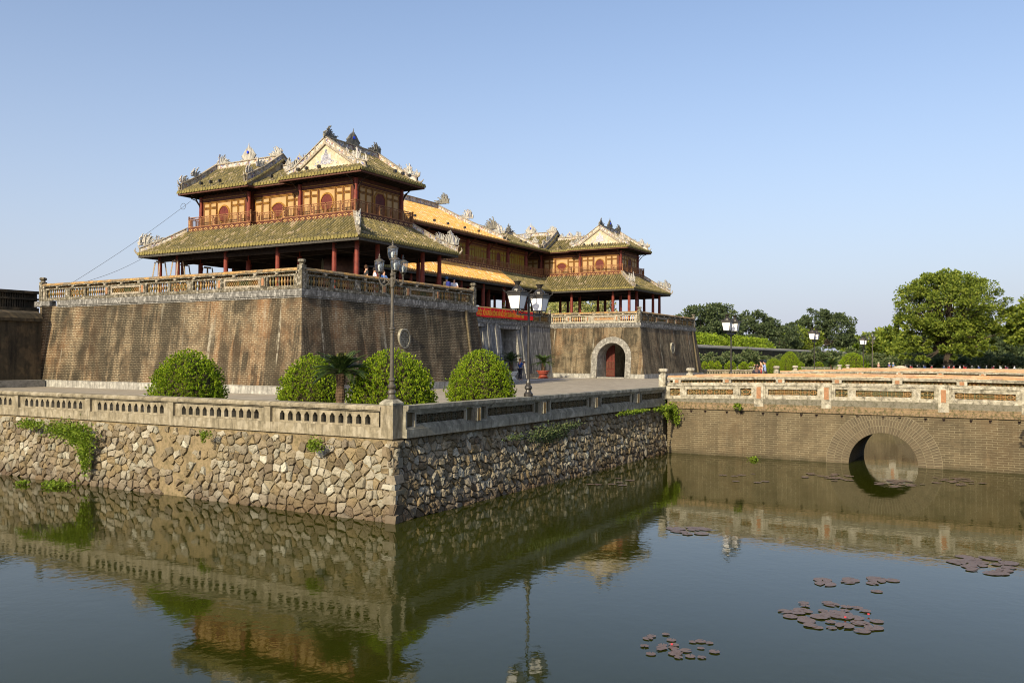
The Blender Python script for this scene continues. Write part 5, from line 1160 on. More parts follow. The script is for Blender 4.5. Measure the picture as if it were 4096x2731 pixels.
# ================================================================== LAMPS
def lantern_round(par, x, y, z, s=1.):
    # glass urn lantern: base cup, six ribs, glass, bulb, lid with spike
    m = MB(); m.lathe([(.03*s,-.12*s),(.05*s,-.08*s),(.03*s,-.05*s),(.10*s,0),(.115*s,.015*s),(.115*s,.03*s)], (x,y,z), 10); m.lathe([(.185*s,.365*s),(.195*s,.375*s),(.185*s,.395*s),(.14*s,.42*s),(.11*s,.455*s),(.035*s,.475*s),(.03*s,.50*s),(.045*s,.53*s),(.02*s,.58*s),(.025*s,.60*s),(.004*s,.66*s)], (x,y,z), 12)
    for k in range(6): a = k*pi/3+.3; m.tube([(x+r*s*cos(a),y+r*s*sin(a),z+h*s) for r,h in ((.11,.03),(.145,.12),(.165,.25),(.165,.37))], .008*s, 4)
    o = m.build('lantern_frame', MT['iron'], par); g = MB(); g.lathe([(.105*s,.032*s),(.14*s,.12*s),(.158*s,.25*s),(.158*s,.36*s)], (x,y,z), 12); g.f = g.f[:-2]; g.m = g.m[:-2]; g.build('lantern_glass', MT['glass'], o, smooth=True); b = MB(); b.lathe([(.03*s,.03*s),(.03*s,.08*s),(.055*s,.14*s),(.06*s,.19*s),(.045*s,.25*s),(.005*s,.28*s)], (x,y,z), 10); b.build('bulb', MT['bulb'], o, smooth=True)
def four_lamp(x, y, z, label):
    e = empty('lamp_post', (x,y,z), label, 'lamp post', 'four-lantern lamp posts on the corner piers'); m = MB()
    m.lathe([(.15,0),(.15,.05),(.12,.1),(.11,.16),(.15,.22),(.13,.28),(.09,.34),(.14,.4),(.15,.46),(.09,.52),(.085,.6),(.12,.64),(.12,.68),(.075,.74),(.068,2.3),(.10,2.33),(.07,2.38),(.10,2.42),(.10,2.46),(.062,2.5),(.055,3.86),(.085,3.9),(.085,4.2),(.06,4.25),(.085,4.3),(.085,4.36),(.06,4.4),(.035,4.72)], (x,y,z), 14); m.build('post', MT['iron'], e)
    Rv = Vector((.504,-.864,0)); Fv = Vector((.864,.504,0))
    for a in (170,-72,48):
        d = Rv*cos(radians(a))+Fv*sin(radians(a)); m = MB(); P = lambda r, h: (x+d.x*r, y+d.y*r, z+h)
        m.tube([P(.07,4.18),P(.16,4.02),P(.30,3.93),(P(.42,4.0)),P(.48,4.14),P(.48,4.3)], [.03,.026,.026,.026,.024,.022], 6); m.tube([P(.07,3.98),P(.16,4.1),P(.24,4.2),P(.30,4.15),P(.27,4.08)], .014, 5); m.build('lamp_arm', MT['iron'], e); p = P(.48,4.42); lantern_round(e, *p, 1.)
    lantern_round(e, x, y, z+4.84, 1.08); return e
l1 = four_lamp(24.12, 18.92, 4.165, 'tall iron lamp post with four glass urn lanterns on the near corner pier'); bpy.context.view_layer.update()
dup(l1, (138.3,18.92,4.165), None, 'far-off four-lantern lamp post beyond the last square-lantern lamp')
def twin_lamp(x, y, label):
    z = 3.935; e = empty('twin_lamp_post', (x,y,z), label, 'lamp post', 'square twin-lantern lamp posts along the terrace edge'); m = MB()
    m.lathe([(.2,0),(.2,.12),(.13,.2),(.11,.28),(.17,.36),(.16,.44),(.10,.5),(.10,.6),(.075,.68),(.058,.75),(.05,4.16),(.065,4.18),(.065,4.22),(.04,4.26),(.04,4.56)], (x,y,z), 12); m.build('post', MT['black_iron'], e); z -= .94
    m = MB(); m.box(x-1.1,x+1.1,y-.02,y+.02,z+4.47,z+4.51); m.box(x-.8,x+.8,y-.02,y+.02,z+5.33,z+5.37)
    for s in (-1,1):
        m.tube([(x,y,z+4.9),(x+s*.25,y,z+5.2),(x+s*.5,y,z+5.33)], .014, 5)
        for k in range(9): a = .12+k*.11; m.tube([(x+s*a,y,z+4.51),(x+s*(a+.03),y,z+4.58),(x+s*(a+.06),y,z+4.53)], .012, 4)
        m.tube([(x+s*.4,y,z+5.35),(x+s*.55,y,z+5.45),(x+s*.45,y,z+5.5)], .018, 5); m.tube([(x+s*.75,y,z+4.5),(x+s*.65,y,z+4.62),(x+s*.78,y,z+4.7)], .02, 5)
    m.build('scroll_bracket', MT['black_iron'], e)
    for s in (-1,1):
        lx = x+s*1.0; zb = z+4.75; m = MB(); q = 1/sqrt(2)*1.0
        for (r0,z0),(r1,z1) in (((.215,0),(.31,.54)),):
            for k in range(4): a = pi/4+k*pi/2; m.tube([(lx+r0*cos(a)*1.414,y+r0*sin(a)*1.414,zb+z0),(lx+r1*cos(a)*1.414,y+r1*sin(a)*1.414,zb+z1)], .016, 4)
        m.box(lx-.23,lx+.23,y-.23,y+.23,zb-.03,zb); m.box(lx-.33,lx+.33,y-.33,y+.33,zb+.54,zb+.65); m.box(lx-.37,lx+.37,y-.37,y+.37,zb+.651,zb+.69)
        m.lathe([(.27,.69),(.27,.72),(.24,.82),(.15,.92),(.08,.97),(.08,1.0),(.12,1.06),(.13,1.1),(.19,1.16),(.19,1.17),(.05,1.17)], (lx,y,zb), 12)
        m.tube([(lx,y,zb-.03),(lx,y,zb-.24)], .03, 5)
        for k in range(4):
            a = pi/4+k*pi/2; m.tube([(lx+.5*cos(a),y+.5*sin(a),zb+.68),(lx+.58*cos(a),y+.58*sin(a),zb+.72),(lx+.66*cos(a),y+.66*sin(a),zb+.84)], [.03,.025,.006], 4); m.tube([(lx+.25*cos(a),y+.25*sin(a),zb-.02),(lx+.3*cos(a),y+.3*sin(a),zb-.1),(lx+.2*cos(a),y+.2*sin(a),zb-.16)], .02, 5)
            a = k*pi/2
            for q_ in (-.2,-.1,0,.1,.2): m.ball((lx+.34*cos(a)-q_*sin(a), y+.34*sin(a)+q_*cos(a), zb+.72), .035+.02*(q_ == 0), 5)
        o = m.build('lantern_frame', MT['black_iron'], e); g = MB(); v = []
        for r, h in ((.205,0),(.30,.54)):
            for k in range(4): a = pi/4+k*pi/2; v.append((lx+r*cos(a)*1.414, y+r*sin(a)*1.414, zb+h))
        g.add(v, [(0,1,5,4),(1,2,6,5),(2,3,7,6),(3,0,4,7)]); g.build('lantern_panel', MT['lamp_panel'], o)
    return e
t1 = twin_lamp(33.4, 18.65, 'black post with two square white lanterns in front of the gate doors'); bpy.context.view_layer.update()
dup(t1, (64.4,18.65,3.935), None, 'black twin-lantern post rising behind the near bridge, beside the far pavilion end')
dup(t1, (94.8,18.65,3.935), None, 'smaller twin-lantern post before the dark tree clump on the skyline')
dup(t1, (128,18.65,3.935), None, 'smallest square twin-lantern post, by the far clipped shrub')

# ================================================================== PLANTS
def leafquad(mb, p, d, n, L, w):
    # narrow diamond leaf from p along d
    s = d.cross(n); s = s.normalized() if s.length > 1e-4 else Vector((1,0,0)); t = p+d*L; m = p+d*L*.5
    mb.add([tuple(p), tuple(m+s*w), tuple(t), tuple(m-s*w)], [(0,1,2,3)])
def rv(rr): 
    z = rr.uniform(-1,1); a = rr.uniform(0,2*pi); r = sqrt(1-z*z); return Vector((r*cos(a), r*sin(a), z))
def thuja(loc, r, h, n, seed, leafn=10, sp=.165, label=None, group=None):
    rr = random.Random(seed); e = empty('clipped_thuja', loc, label, 'shrub', group); L = MB(); x0,y0,z0 = loc; ph = [rr.uniform(0,6.28) for _ in range(5)]
    def rad(a, t):   # dome with shallow vertical lobes
        k = 1+.05*sin(3*a+ph[0]+t)+.055*sin(8*a+ph[1]+3*t)+.045*sin(17*a+ph[2]-4*t); return r*k*max(0,1-t**2.3)**.56*(.93+.07*min(1,t*4))
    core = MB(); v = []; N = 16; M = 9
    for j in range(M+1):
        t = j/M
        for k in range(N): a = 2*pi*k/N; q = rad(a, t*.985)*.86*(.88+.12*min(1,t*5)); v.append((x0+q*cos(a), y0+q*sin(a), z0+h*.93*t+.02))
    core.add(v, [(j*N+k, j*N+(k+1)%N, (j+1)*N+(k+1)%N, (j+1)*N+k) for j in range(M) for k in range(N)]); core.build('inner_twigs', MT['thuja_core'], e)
    for i in range(n):
        t = rr.random(); a = rr.uniform(0,2*pi)
        if rr.random() > max(0,1-t**2.1)**.56+.22: continue
        dp = rr.uniform(.86,1.03) if rr.random() < .85 else rr.uniform(1.03,1.09)
        q = rad(a,t)*dp*(.9+.1*min(1,t*5)); p = Vector((x0+q*cos(a), y0+q*sin(a), z0+h*t*min(dp,1.02)+.03)); out = Vector((cos(a)*(1-t)+.001, sin(a)*(1-t), .35+t)).normalized(); ax = (out*.75+Vector((0,0,.75))+rv(rr)*.25).normalized()
        S = sp*rr.uniform(.6,1.15); u = ax.cross(Vector((.3,.7,.1))).normalized(); w_ = ax.cross(u)
        for k in range(leafn):
            b = rr.uniform(0,2*pi); sprd = rr.uniform(.1,.75); d = (ax+(u*cos(b)+w_*sin(b))*sprd).normalized(); leafquad(L, p+d*S*rr.uniform(-.1,.35), d, rv(rr), S*rr.uniform(.35,.6), S*.11)
    L.build('foliage', MT['thuja_leaf'], e); return e
TG = 'large clipped thuja shrubs on the terrace'
s1 = thuja((25.9,31.5,FL), 1.55, 2.6, 5200, 1, label='tall clipped green dome shrub before the sunlit wall', group=TG)
s2 = thuja((29.9,28.1,FL), 1.35, 2.42, 4300, 2, label='clipped green shrub just behind the cycad with bare brown trunk', group=TG)
s3 = thuja((27.2,21.3,FL), 1.68, 2.62, 5600, 3, label='widest clipped green shrub, directly behind the four-lantern lamp post', group=TG)
s4 = thuja((35.2,22.2,FL), 1.55, 2.68, 5200, 4, label='rounded clipped green shrub in front of the grey gate doors', group=TG)
bpy.context.view_layer.update()
dup(s1, (122.4,29.5,FL), .7, 'small distant clipped shrub behind the two men on the bridge rail', TG, (.8,.8,.95))
dup(s4, (123.8,27.6,FL), 1.9, 'tall distant clipped shrub beside the bridge post beyond the two men', TG, (.95,.95,1.25))
dup(s3, (131.5,20.6,FL), 2.9, 'broad distant clipped shrub on the far terrace corner', TG, (1.25,1.25,1.25))
tp = thuja((179,56,FL), .95, 1.9, 420, 6, 7, .42, 'round bright-green topiary ball, close beside the first one of the row from the gate', 'row of round topiary shrubs under the far wall'); bpy.context.view_layer.update()
for i_, (X_, r_, h_) in enumerate(((174,.8,.95),(184,.85,.98),(193,1.25,1.0),(202,1.1,.93),(209,.9,.92),(220,.95,.88),(232,1.0,.9),(257,1.3,.95),(265,1.2,.9),(292,1.5,.88),(311,1.15,.78),(335,1.4,.8))): dup(tp, (X_,56+R.uniform(-.5,.5),FL), R.uniform(0,6), 'round bright-green topiary ball, '+ORD[i_+1 if i_ else 0]+' in the row counting from the gate', None, (r_,r_,h_))
def frond(L, base, az, el, ln, w, rr, droop=1.1, nl=20):
    P = []; p = Vector(base); e_ = el; st = ln/9
    for k in range(10): P.append(p.copy()); p = p+Vector((cos(az)*cos(e_), sin(az)*cos(e_), sin(e_)))*st; e_ -= droop/9*(.6+k*.12)
    L.tube([tuple(q) for q in P], [ln*.012]*9+[.004], 4)
    for k in range(nl):
        t = .12+.86*k/nl; i = min(8, int(t*9)); q = P[i].lerp(P[i+1], t*9-i); d = (P[i+1]-P[i]).normalized(); sd = d.cross(Vector((0,0,1))).normalized(); up = sd.cross(d)
        wl = w*sin(pi*(.12+.86*t))**.6
        for s in (-1,1): dd = (sd*s*.85+d*.55+up*.25).normalized(); leafquad(L, q, dd, up, wl, wl*.11)
def cycad(loc, hT, rT, ln, nf, seed, name, label, young=6, base=None):
    rr = random.Random(seed); e = empty(name, loc, label, 'cycad'); x,y,z = loc; m = MB(); prof = []; k = 0
    while k < hT/.055: prof.append((rT*(1+.10*(k%2)+.12*sin(k*.45)), k*.055)); k += 1
    m.lathe(prof, loc, 12); m.build('trunk', MT['cycad_bark'], e); L = MB(); Y = MB()
    for k in range(nf): frond(L, (x,y,z+hT), k*2.4+rr.uniform(-.2,.2), rr.uniform(.0,1.15), ln*rr.uniform(.85,1.05), ln*.17, rr, rr.uniform(.7,1.3))
    for k in range(young): frond(Y, (x,y,z+hT), k*2*pi/young+.3, rr.uniform(1.0,1.4), ln*.72, ln*.1, rr, .35)
    L.build('fronds', MT['cycad_leaf'], e)
    if young: Y.build('young_fronds', MT['cycad_young'], e)
    return e
cy = cycad((25.3,22.3,FL), 1.8, .16, 1.25, 64, 3, 'cycad', 'dark cycad with bare rough trunk and pale upright new fronds between shrubs', 9)
def pot(x, y, r, h, mat, label, seed, hT=.9, ln=1.7):
    e = empty('planter', (x,y,FL), label, 'planter'); m = MB(); m.lathe([(r*.8,0),(r*.85,h*.08),(r*.72,h*.14),(r*.78,h*.2),(r*.62,h*.3),(r*.6,h*.4),(r*.85,h*.6),(r*.95,h*.85),(r*1.08,h*.9),(r*1.08,h),(r*.9,h)], (x,y,FL), 20); m.build('pot_body', mat, e, smooth=False); m = MB(); m.lathe([(r*.9,h*.9),(r*.89,h+.005)], (x,y,FL), 16); m.build('soil', MT['pot_soil'], e)
    return cycad((x,y,FL+h), hT, .2, ln, 34, seed, 'cycad', label.replace('planter','cycad').replace('pot ','cycad in it '), 0)
pot(93.2,50.0,.75,.95,MT['pot_red'],'round red glazed pot standing by the far pavilion wall',5)
pot(84.8,49.6,.75,.95,MT['pot_white'],'pale pot half hidden behind the rounded shrub by the doors',6, 1.1)
for o in COL.objects:
    if o.name.startswith('cycad') and o.get('label','').startswith('round red'): o['label'] = 'spreading cycad growing in the red glazed pot'
    if o.name.startswith('cycad') and o.get('label','').startswith('pale pot'): o['label'] = 'spreading cycad behind the person photographing by the doors'
dup(cy, (120.5,21.5,FL), 1.0, 'distant cycad between clipped shrubs beyond the bridges')

def tree(name, loc, h, trunk_r, crown, nclump, nleaf, ls, mat, seed, label, group=None, cr=.26, sparse=0., bare=.35):
    # crown: list of ellipsoids (dx,dy,z,rx,ry,rz); clumps of leaf blades spread through them, limbs reach the clumps
    rr = random.Random(seed); e = empty(name, loc, label, 'tree', group); x,y,z = loc; T = MB(); L = MB()
    fk = z+h*bare; T.tube([(x,y,z-.1),(x+.02*h,y,z+h*bare*.5),(x+.01*h,y+.01*h,fk),(x,y,z+h*.6)], [trunk_r*1.35,trunk_r,trunk_r*.85,trunk_r*.35], 9)
    tw = sum(c[3]*c[4]*c[5] for c in crown)
    for c in crown:
        nc = max(3, int(nclump*c[3]*c[4]*c[5]/tw)); C = (x+c[0], y+c[1], z+c[2])
        for i in range(nc):
            d = rv(rr); q = rr.uniform(.45,1.)**.5 if rr.random() > .15 else rr.uniform(.3,1.08)
            p = Vector((C[0]+d.x*c[3]*q, C[1]+d.y*c[4]*q, C[2]+d.z*c[5]*q)); R_ = min(c[3],c[5])*cr*rr.uniform(.6,1.35)
            if i % 3 == 0:
                b = Vector((x,y,fk+rr.uniform(-.05,.12)*h)); mid = b.lerp(p,.5)+Vector((0,0,-.03*h)); T.tube([tuple(b),tuple(mid),tuple(p)], [trunk_r*.38,trunk_r*.2,trunk_r*.05], 5)
            for k in range(nleaf):
                dd = rv(rr); r_ = rr.random()**.45; w = p+Vector((dd.x*R_, dd.y*R_, dd.z*R_*.62))*r_
                o = (dd+Vector((0,0,.35))+rv(rr)*.7).normalized(); leafquad(L, w, o, rv(rr), ls*rr.uniform(.6,1.3), ls*.30)
    T.build('trunk', MT['bark'], e); L.build('crown', MT[mat], e); return e
tree('spreading_tree', (222,14.2,3.15), 23.5, .95, [(0,0,14.5,11.2,11.2,8.0),(-3,7,9,5.4,5.4,4.2),(2,-7.5,10.5,6,6.2,3.8),(0,0,19,8,7.5,3.8),(-4,7.5,5.2,4.6,4.6,3.0),(2.5,-6,6,4.5,4.5,2.6),(-7,-2,7,4,4,3),(-6,-3.5,5.6,4.6,4.6,3.2),(-7,2.5,4.2,3.2,3.2,2.0)], 420, 110, .56, 'tree_leaf', 21, 'great spreading broad-leaved tree with dark trunk, alone against the sky', bare=.3, cr=.2)
tree('spreading_tree', (226,-4.5,3.15), 19, .6, [(0,0,12.5,6.5,6.5,4.2),(0,3,9,5,5,3)], 60, 80, 1.0, 'tree_leaf', 22, 'part of a leafy tree crown reaching in from the frame edge')
DG = 'dark trees beyond the long wall'
tree('shade_tree', (252,82,3.15), 19, .6, [(0,0,13,8.6,8.6,6),(12,0,13.5,8.2,8.2,6.2)], 130, 110, .8, 'dark_leaf', 31, 'wide dark double-crowned tree next to the far gate wall', DG)
tree('shade_tree', (316,83,3.15), 19, .6, [(0,0,12.8,8.8,9,6.3)], 80, 110, .85, 'dark_leaf', 32, 'rounded dark tree second from the gate wall on the skyline', DG)
tree('shade_tree', (350,82,3.15), 17, .5, [(0,0,10.5,9,8,6.5)], 65, 110, .85, 'dark_leaf', 33, 'lower dark tree beside the rounded skyline tree', DG)
tree('shade_tree', (430,84,3.15), 27, .7, [(0,0,20,7.5,8,6.5),(6,-9,15.5,10,9,8.5),(-4,7,18.5,6,6,4.5)], 120, 100, 1.05, 'dark_leaf', 34, 'tall ragged dark tree with open top behind the third lamp', DG, sparse=.3)
tree('shade_tree', (388,82,3.15), 16, .5, [(0,0,10.5,11,9,5.6)], 55, 80, 1.2, 'tree_leaf', 35, 'olive-green tree between the two dark clumps', DG)
tree('shade_tree', (366,80,3.15), 13, .5, [(0,0,9.,8,8,4.8)], 45, 80, 1.1, 'tree_leaf', 36, 'small olive tree beside the lower dark tree', DG)
for i, (X_, Y_, zz, lb) in enumerate(((560,85,17,'pale far tree at the open gap of the skyline'),(500,72,16,'far mid-green tree behind the small twin lamp'),(470,62,13,'far light-green tree where the long wall ends'),(620,75,20,'hazy tree at the lowest point of the skyline'))):
    tree('park_tree', (X_,Y_,3.1), zz, .5, [(0,0,zz*.62,12,12,zz*.36)], 45, 60, 2.0, 'tree_leaf' if i != 2 else 'bright_leaf', 50+i, lb, 'far park trees')
for i, (X_, Y_, w_, lb) in enumerate(((224,73,4.6,'bright lime-green low tree just over the wall by the gate'),(234,73.5,4.2,'bright lime-green low tree second along the wall'),(254,73,4.6,'third bright lime-green low tree along the wall'),(268,73,4.8,'fourth bright lime-green low tree along the wall'),(284,73,4.6,'fifth bright lime-green low tree, lower than the others'),(500,76,9,'bright green low tree further down the wall'))):
    tree('lime_tree', (X_,Y_,3.1), 9, .3, [(0,0,6.0,w_,w_,3.6)], 70, 70, .55, 'bright_leaf', 60+i, lb, 'lime-green trees over the wall', cr=.34)
for i, (X_, Y_, lb) in enumerate(((288,34,'bushy tree low behind the great tree, near the wall end'),(300,22,'bushy tree directly behind the great trunk'),(296,10,'bushy tree behind the parked motorbikes'),(290,2,'bushy tree behind the last motorbikes'),(300,-6,'bushy tree at the frame edge behind the bikes'),(330,42,'rounded bushy tree by the end of the long wall'))):
    tree('park_tree', (X_,Y_,3.1), 11, .4, [(0,0,6.5,8,6.5,5.2)], 60, 75, 1.25, ('tree_leaf','dark_leaf')[i%2], 70+i, lb, 'park trees behind the great tree', cr=.34)
cn = tree('cypress_bush', (262,6.5,3.1), 6.5, .3, [(0,0,2.8,3.4,3.4,2.8),(0,0,5,1.8,1.8,2)], 40, 80, .7, 'dark_leaf', 80, 'dark conical cypress bush beside the motorbikes', cr=.4)
for i, (X_, Y_, lb) in enumerate(((150,74,'feathery pale willow seen between the far pavilion columns'),(158,82,'second feathery pale willow seen between the columns'),(146,70,'lower pale willow at the edge of the column gap'))):
    tree('willow_tree', (X_,Y_,3.1), 15, .35, [(0,0,10.5,6,6,4.8)], 45, 80, .5, 'willow_leaf', 85+i, lb, 'pale willows behind the gate', cr=.3)
# bamboo thicket along the foot of the long wall
bm = tree('bamboo_bush', (150,63.5,FL), 4.6, .08, [(0,0,2.5,3.6,2,2.3),(2,0,1.6,3.2,2,1.8)], 42, 75, .48, 'bamboo_leaf', 90, 'dusty green bamboo bush at the gate end of the long wall, behind the first', 'bamboo bushes along the long wall', cr=.45); bpy.context.view_layer.update()
for i, X_ in enumerate((144,157,164,171,178,186,194,203,212,222,233,245,258,272,288,306,326,350)):
    dup(bm, (X_,63.5+R.uniform(-1,.8),FL), R.uniform(-.4,.4)+(pi if i%2 else 0), 'dusty green bamboo bush, '+ORD[i+1 if i else 0]+' along the long wall from the gate', None, (R.uniform(.9,1.4), 1, R.uniform(.55,1.05)))
for i, Y_ in enumerate((-9,-4,1,6,11,17,22,27,33,39)):
    dup(bm, (246+R.uniform(-3,3),Y_,3.1), R.uniform(0,6), 'dark bushy undergrowth, '+ORD[i]+' clump behind the motorbikes and great tree', 'undergrowth clumps behind the great tree', (1.2,1.6,.85))
for i, Y_ in enumerate((44,50,56)):
    dup(bm, (300+R.uniform(-3,3),Y_,3.1), R.uniform(0,6), 'dark bushy undergrowth, '+ORD[i]+' clump towards the end of the long wall', 'undergrowth clumps behind the great tree', (1.5,1.8,1.3))
# vines and weeds
def vine(pts, n, mat, name, label, ls=.11, cat='climbing plant', seed=1, nrm=(-1,0)):
    rr = random.Random(seed); L = MB(); cx = sum(p[0] for p in pts)/len(pts); cy_ = sum(p[1] for p in pts)/len(pts); cz = sum(p[2] for p in pts)/len(pts); tw = sum(p[3]*p[4] for p in pts)
    for p in pts:
        for i in range(int(n*p[3]*p[4]/tw)):
            a, b_ = rr.gauss(0,.5), rr.gauss(0,.5); h = .12+.16*rr.random()*max(0,1-a*a-b_*b_)
            if nrm[0]: q = Vector((p[0]-h+ (0), p[1]+a*p[3], p[2]+b_*p[4]))
            elif nrm[1]: q = Vector((p[0]+a*p[3], p[1]-h, p[2]+b_*p[4]))
            else: q = Vector((p[0]+a*p[3], p[1]+b_*p[4], p[2]+rr.random()*.12))
            leafquad(L, q, (rv(rr)+Vector((nrm[0]*.8, nrm[1]*.8, .1))).normalized(), rv(rr), ls*rr.uniform(.6,1.3), ls*.32)
    return tag(L.build(name, MT[mat], None, (cx,cy_,cz)), label, cat)
vine([(23.45,36.4,2.35,1.5,.36),(23.4,35.2,2.1,.9,.5),(23.4,34.9,1.5,.45,.55),(23.5,39.0,2.5,1.0,.2),(23.4,34.8,1.0,.3,.5)], 4200, 'vine_leaf', 'ivy', 'large bright creeper spilling down the sunlit rubble wall', seed=1)
vine([(23.45,21.7,2.5,.35,.22)], 420, 'vine_leaf', 'ivy', 'small round creeper tuft on the rubble wall near the lamp pier', .09, seed=2)
vine([(23.5,27.4,2.62,.3,.14),(23.4,27.4,2.45,.12,.2)], 220, 'vine_leaf', 'ivy', 'little weed hanging under a drain hole in the balustrade base', .09, seed=3)
vine([(34.0,18.15,2.25,1.9,.35),(36,18.15,2.5,1.2,.15),(31,18.15,2.35,.8,.12)], 1700, 'bamboo_leaf', 'ivy', 'sparse dry creeper on the shaded rubble wall', .1, seed=4, nrm=(0,-1))
vine([(48.6,18.1,2.7,1.6,.14),(44,18.15,2.75,2.2,.07)], 1300, 'vine_leaf', 'ivy', 'low weeds along the wall top beside the bridge', .12, seed=5, nrm=(0,-1))
vine([(49.7,17.9,2.5,.45,.45),(49.75,17.6,2.0,.2,.3)], 900, 'vine_leaf', 'ivy', 'leafy bush in the angle of rubble wall and bridge', .13, seed=6)
vine([(49.55,13.9,2.95,.22,.14)], 90, 'vine_leaf', 'ivy', 'small sapling sprouting from the bridge moulding', .16, seed=7)
vine([(22.9,36.6,.02,.5,.25),(22.6,35.6,.02,.6,.3),(22.2,37.6,.02,.3,.25)], 500, 'vine_leaf', 'water_weed', 'floating green weed at the waterline below the creeper', .12, 'plant', 8, (0,0))
vine([(48.9,12.9,.02,.35,.25)], 130, 'vine_leaf', 'water_weed', 'small water weed against the bridge foot', .12, 'plant', 9, (0,0))
# lily pads
def pad(seed):
    rr = random.Random(seed); m = MB(); n = 18; v = [(0,0,.006)]; 
    for k in range(n+1): a = .18+(2*pi-.36)*k/n; r = 1+rr.uniform(-.04,.04); v.append((r*cos(a), r*sin(a), .003+.008*rr.random()*(k%3==0)))
    m.add(v, [(0,k,k+1) for k in range(1,n+1)]); return m
pads = []
for k in range(3):
    o = pad(k).build('lily_pad', MT['lily']); tag(o, 'reddish floating lily pad', 'lily pad'); pads.append(o)
PG = [((20.1,3.55),(1.1,1.05),42,(.10,.20),'reddish lily pad in the largest cluster on open water'),((16.4,5.8),(.75,.85),24,(.06,.13),'reddish lily pad in the cluster nearest the viewer'),((23.2,4.2),(.45,.2),2,(.20,.26),'big lone lily pad above the largest cluster'),
      ((23.6,3.15),(.9,.7),9,(.12,.22),'lily pad in the loose group above the largest cluster'),((27.8,9.3),(.8,.75),12,(.16,.28),'lily pad at the edge of the bridge reflection'),((27.3,.9),(1.3,.7),22,(.14,.26),'lily pad in the cluster by the frame edge'),
      ((36.4,16.0),(1.6,.8),9,(.10,.2),'lily pad near the shaded rubble wall'),((43.8,7.9),(1.5,1.5),26,(.12,.24),'lily pad in the raft before the arch'),((43.0,4.8),(1.3,1.0),20,(.12,.24),'lily pad in the arch shadow'),((45.2,2.6),(1.5,1.2),24,(.12,.24),'lily pad in the raft right of the arch'),((41.2,11.0),(2.2,1.6),7,(.12,.22),'scattered lily pad before the bridge wall')]
used = [0,0,0]; rr = random.Random(44)
for (c, ex, n, rs, lb) in PG:
    for i in range(n):
        k = rr.randrange(3); q = pads[k] if not used[k] else pads[k].copy()
        if used[k]: COL.objects.link(q)
        used[k] = 1; a = rr.uniform(0,2*pi); t = rr.random()**.5; s = rr.uniform(*rs); q.location = (c[0]+ex[0]*t*cos(a), c[1]+ex[1]*t*sin(a), .012+.0003*i); q.scale = (s,s,1); q.rotation_euler = (0,0,rr.uniform(0,6.28)); q['label'] = lb; q['group'] = lb.replace('lily pad','lily pads').replace('big lone','big lone')
m = MB()
for k in range(10): a = k*.63; m.tube([(0,0,0),(.05*cos(a),.05*sin(a),.05),(.09*cos(a),.09*sin(a),.11)], [.02,.035,.004], 5)
fl = m.build('water_lily_flower', MT['lily_flower'], None, (0,0,0)); fl.location = (20.0,3.3,.03); fl.scale = (.28,.28,.28); tag(fl, 'pink water lily flower in the largest pad cluster', 'flower')
for p, lb in (((20.5,2.9,.03),'second pink lily flower, at the edge of the largest cluster'),((16.35,5.9,.03),'pink lily flower in the cluster nearest the viewer')):
    q = fl.copy(); COL.objects.link(q); q.location = p; q['label'] = lb

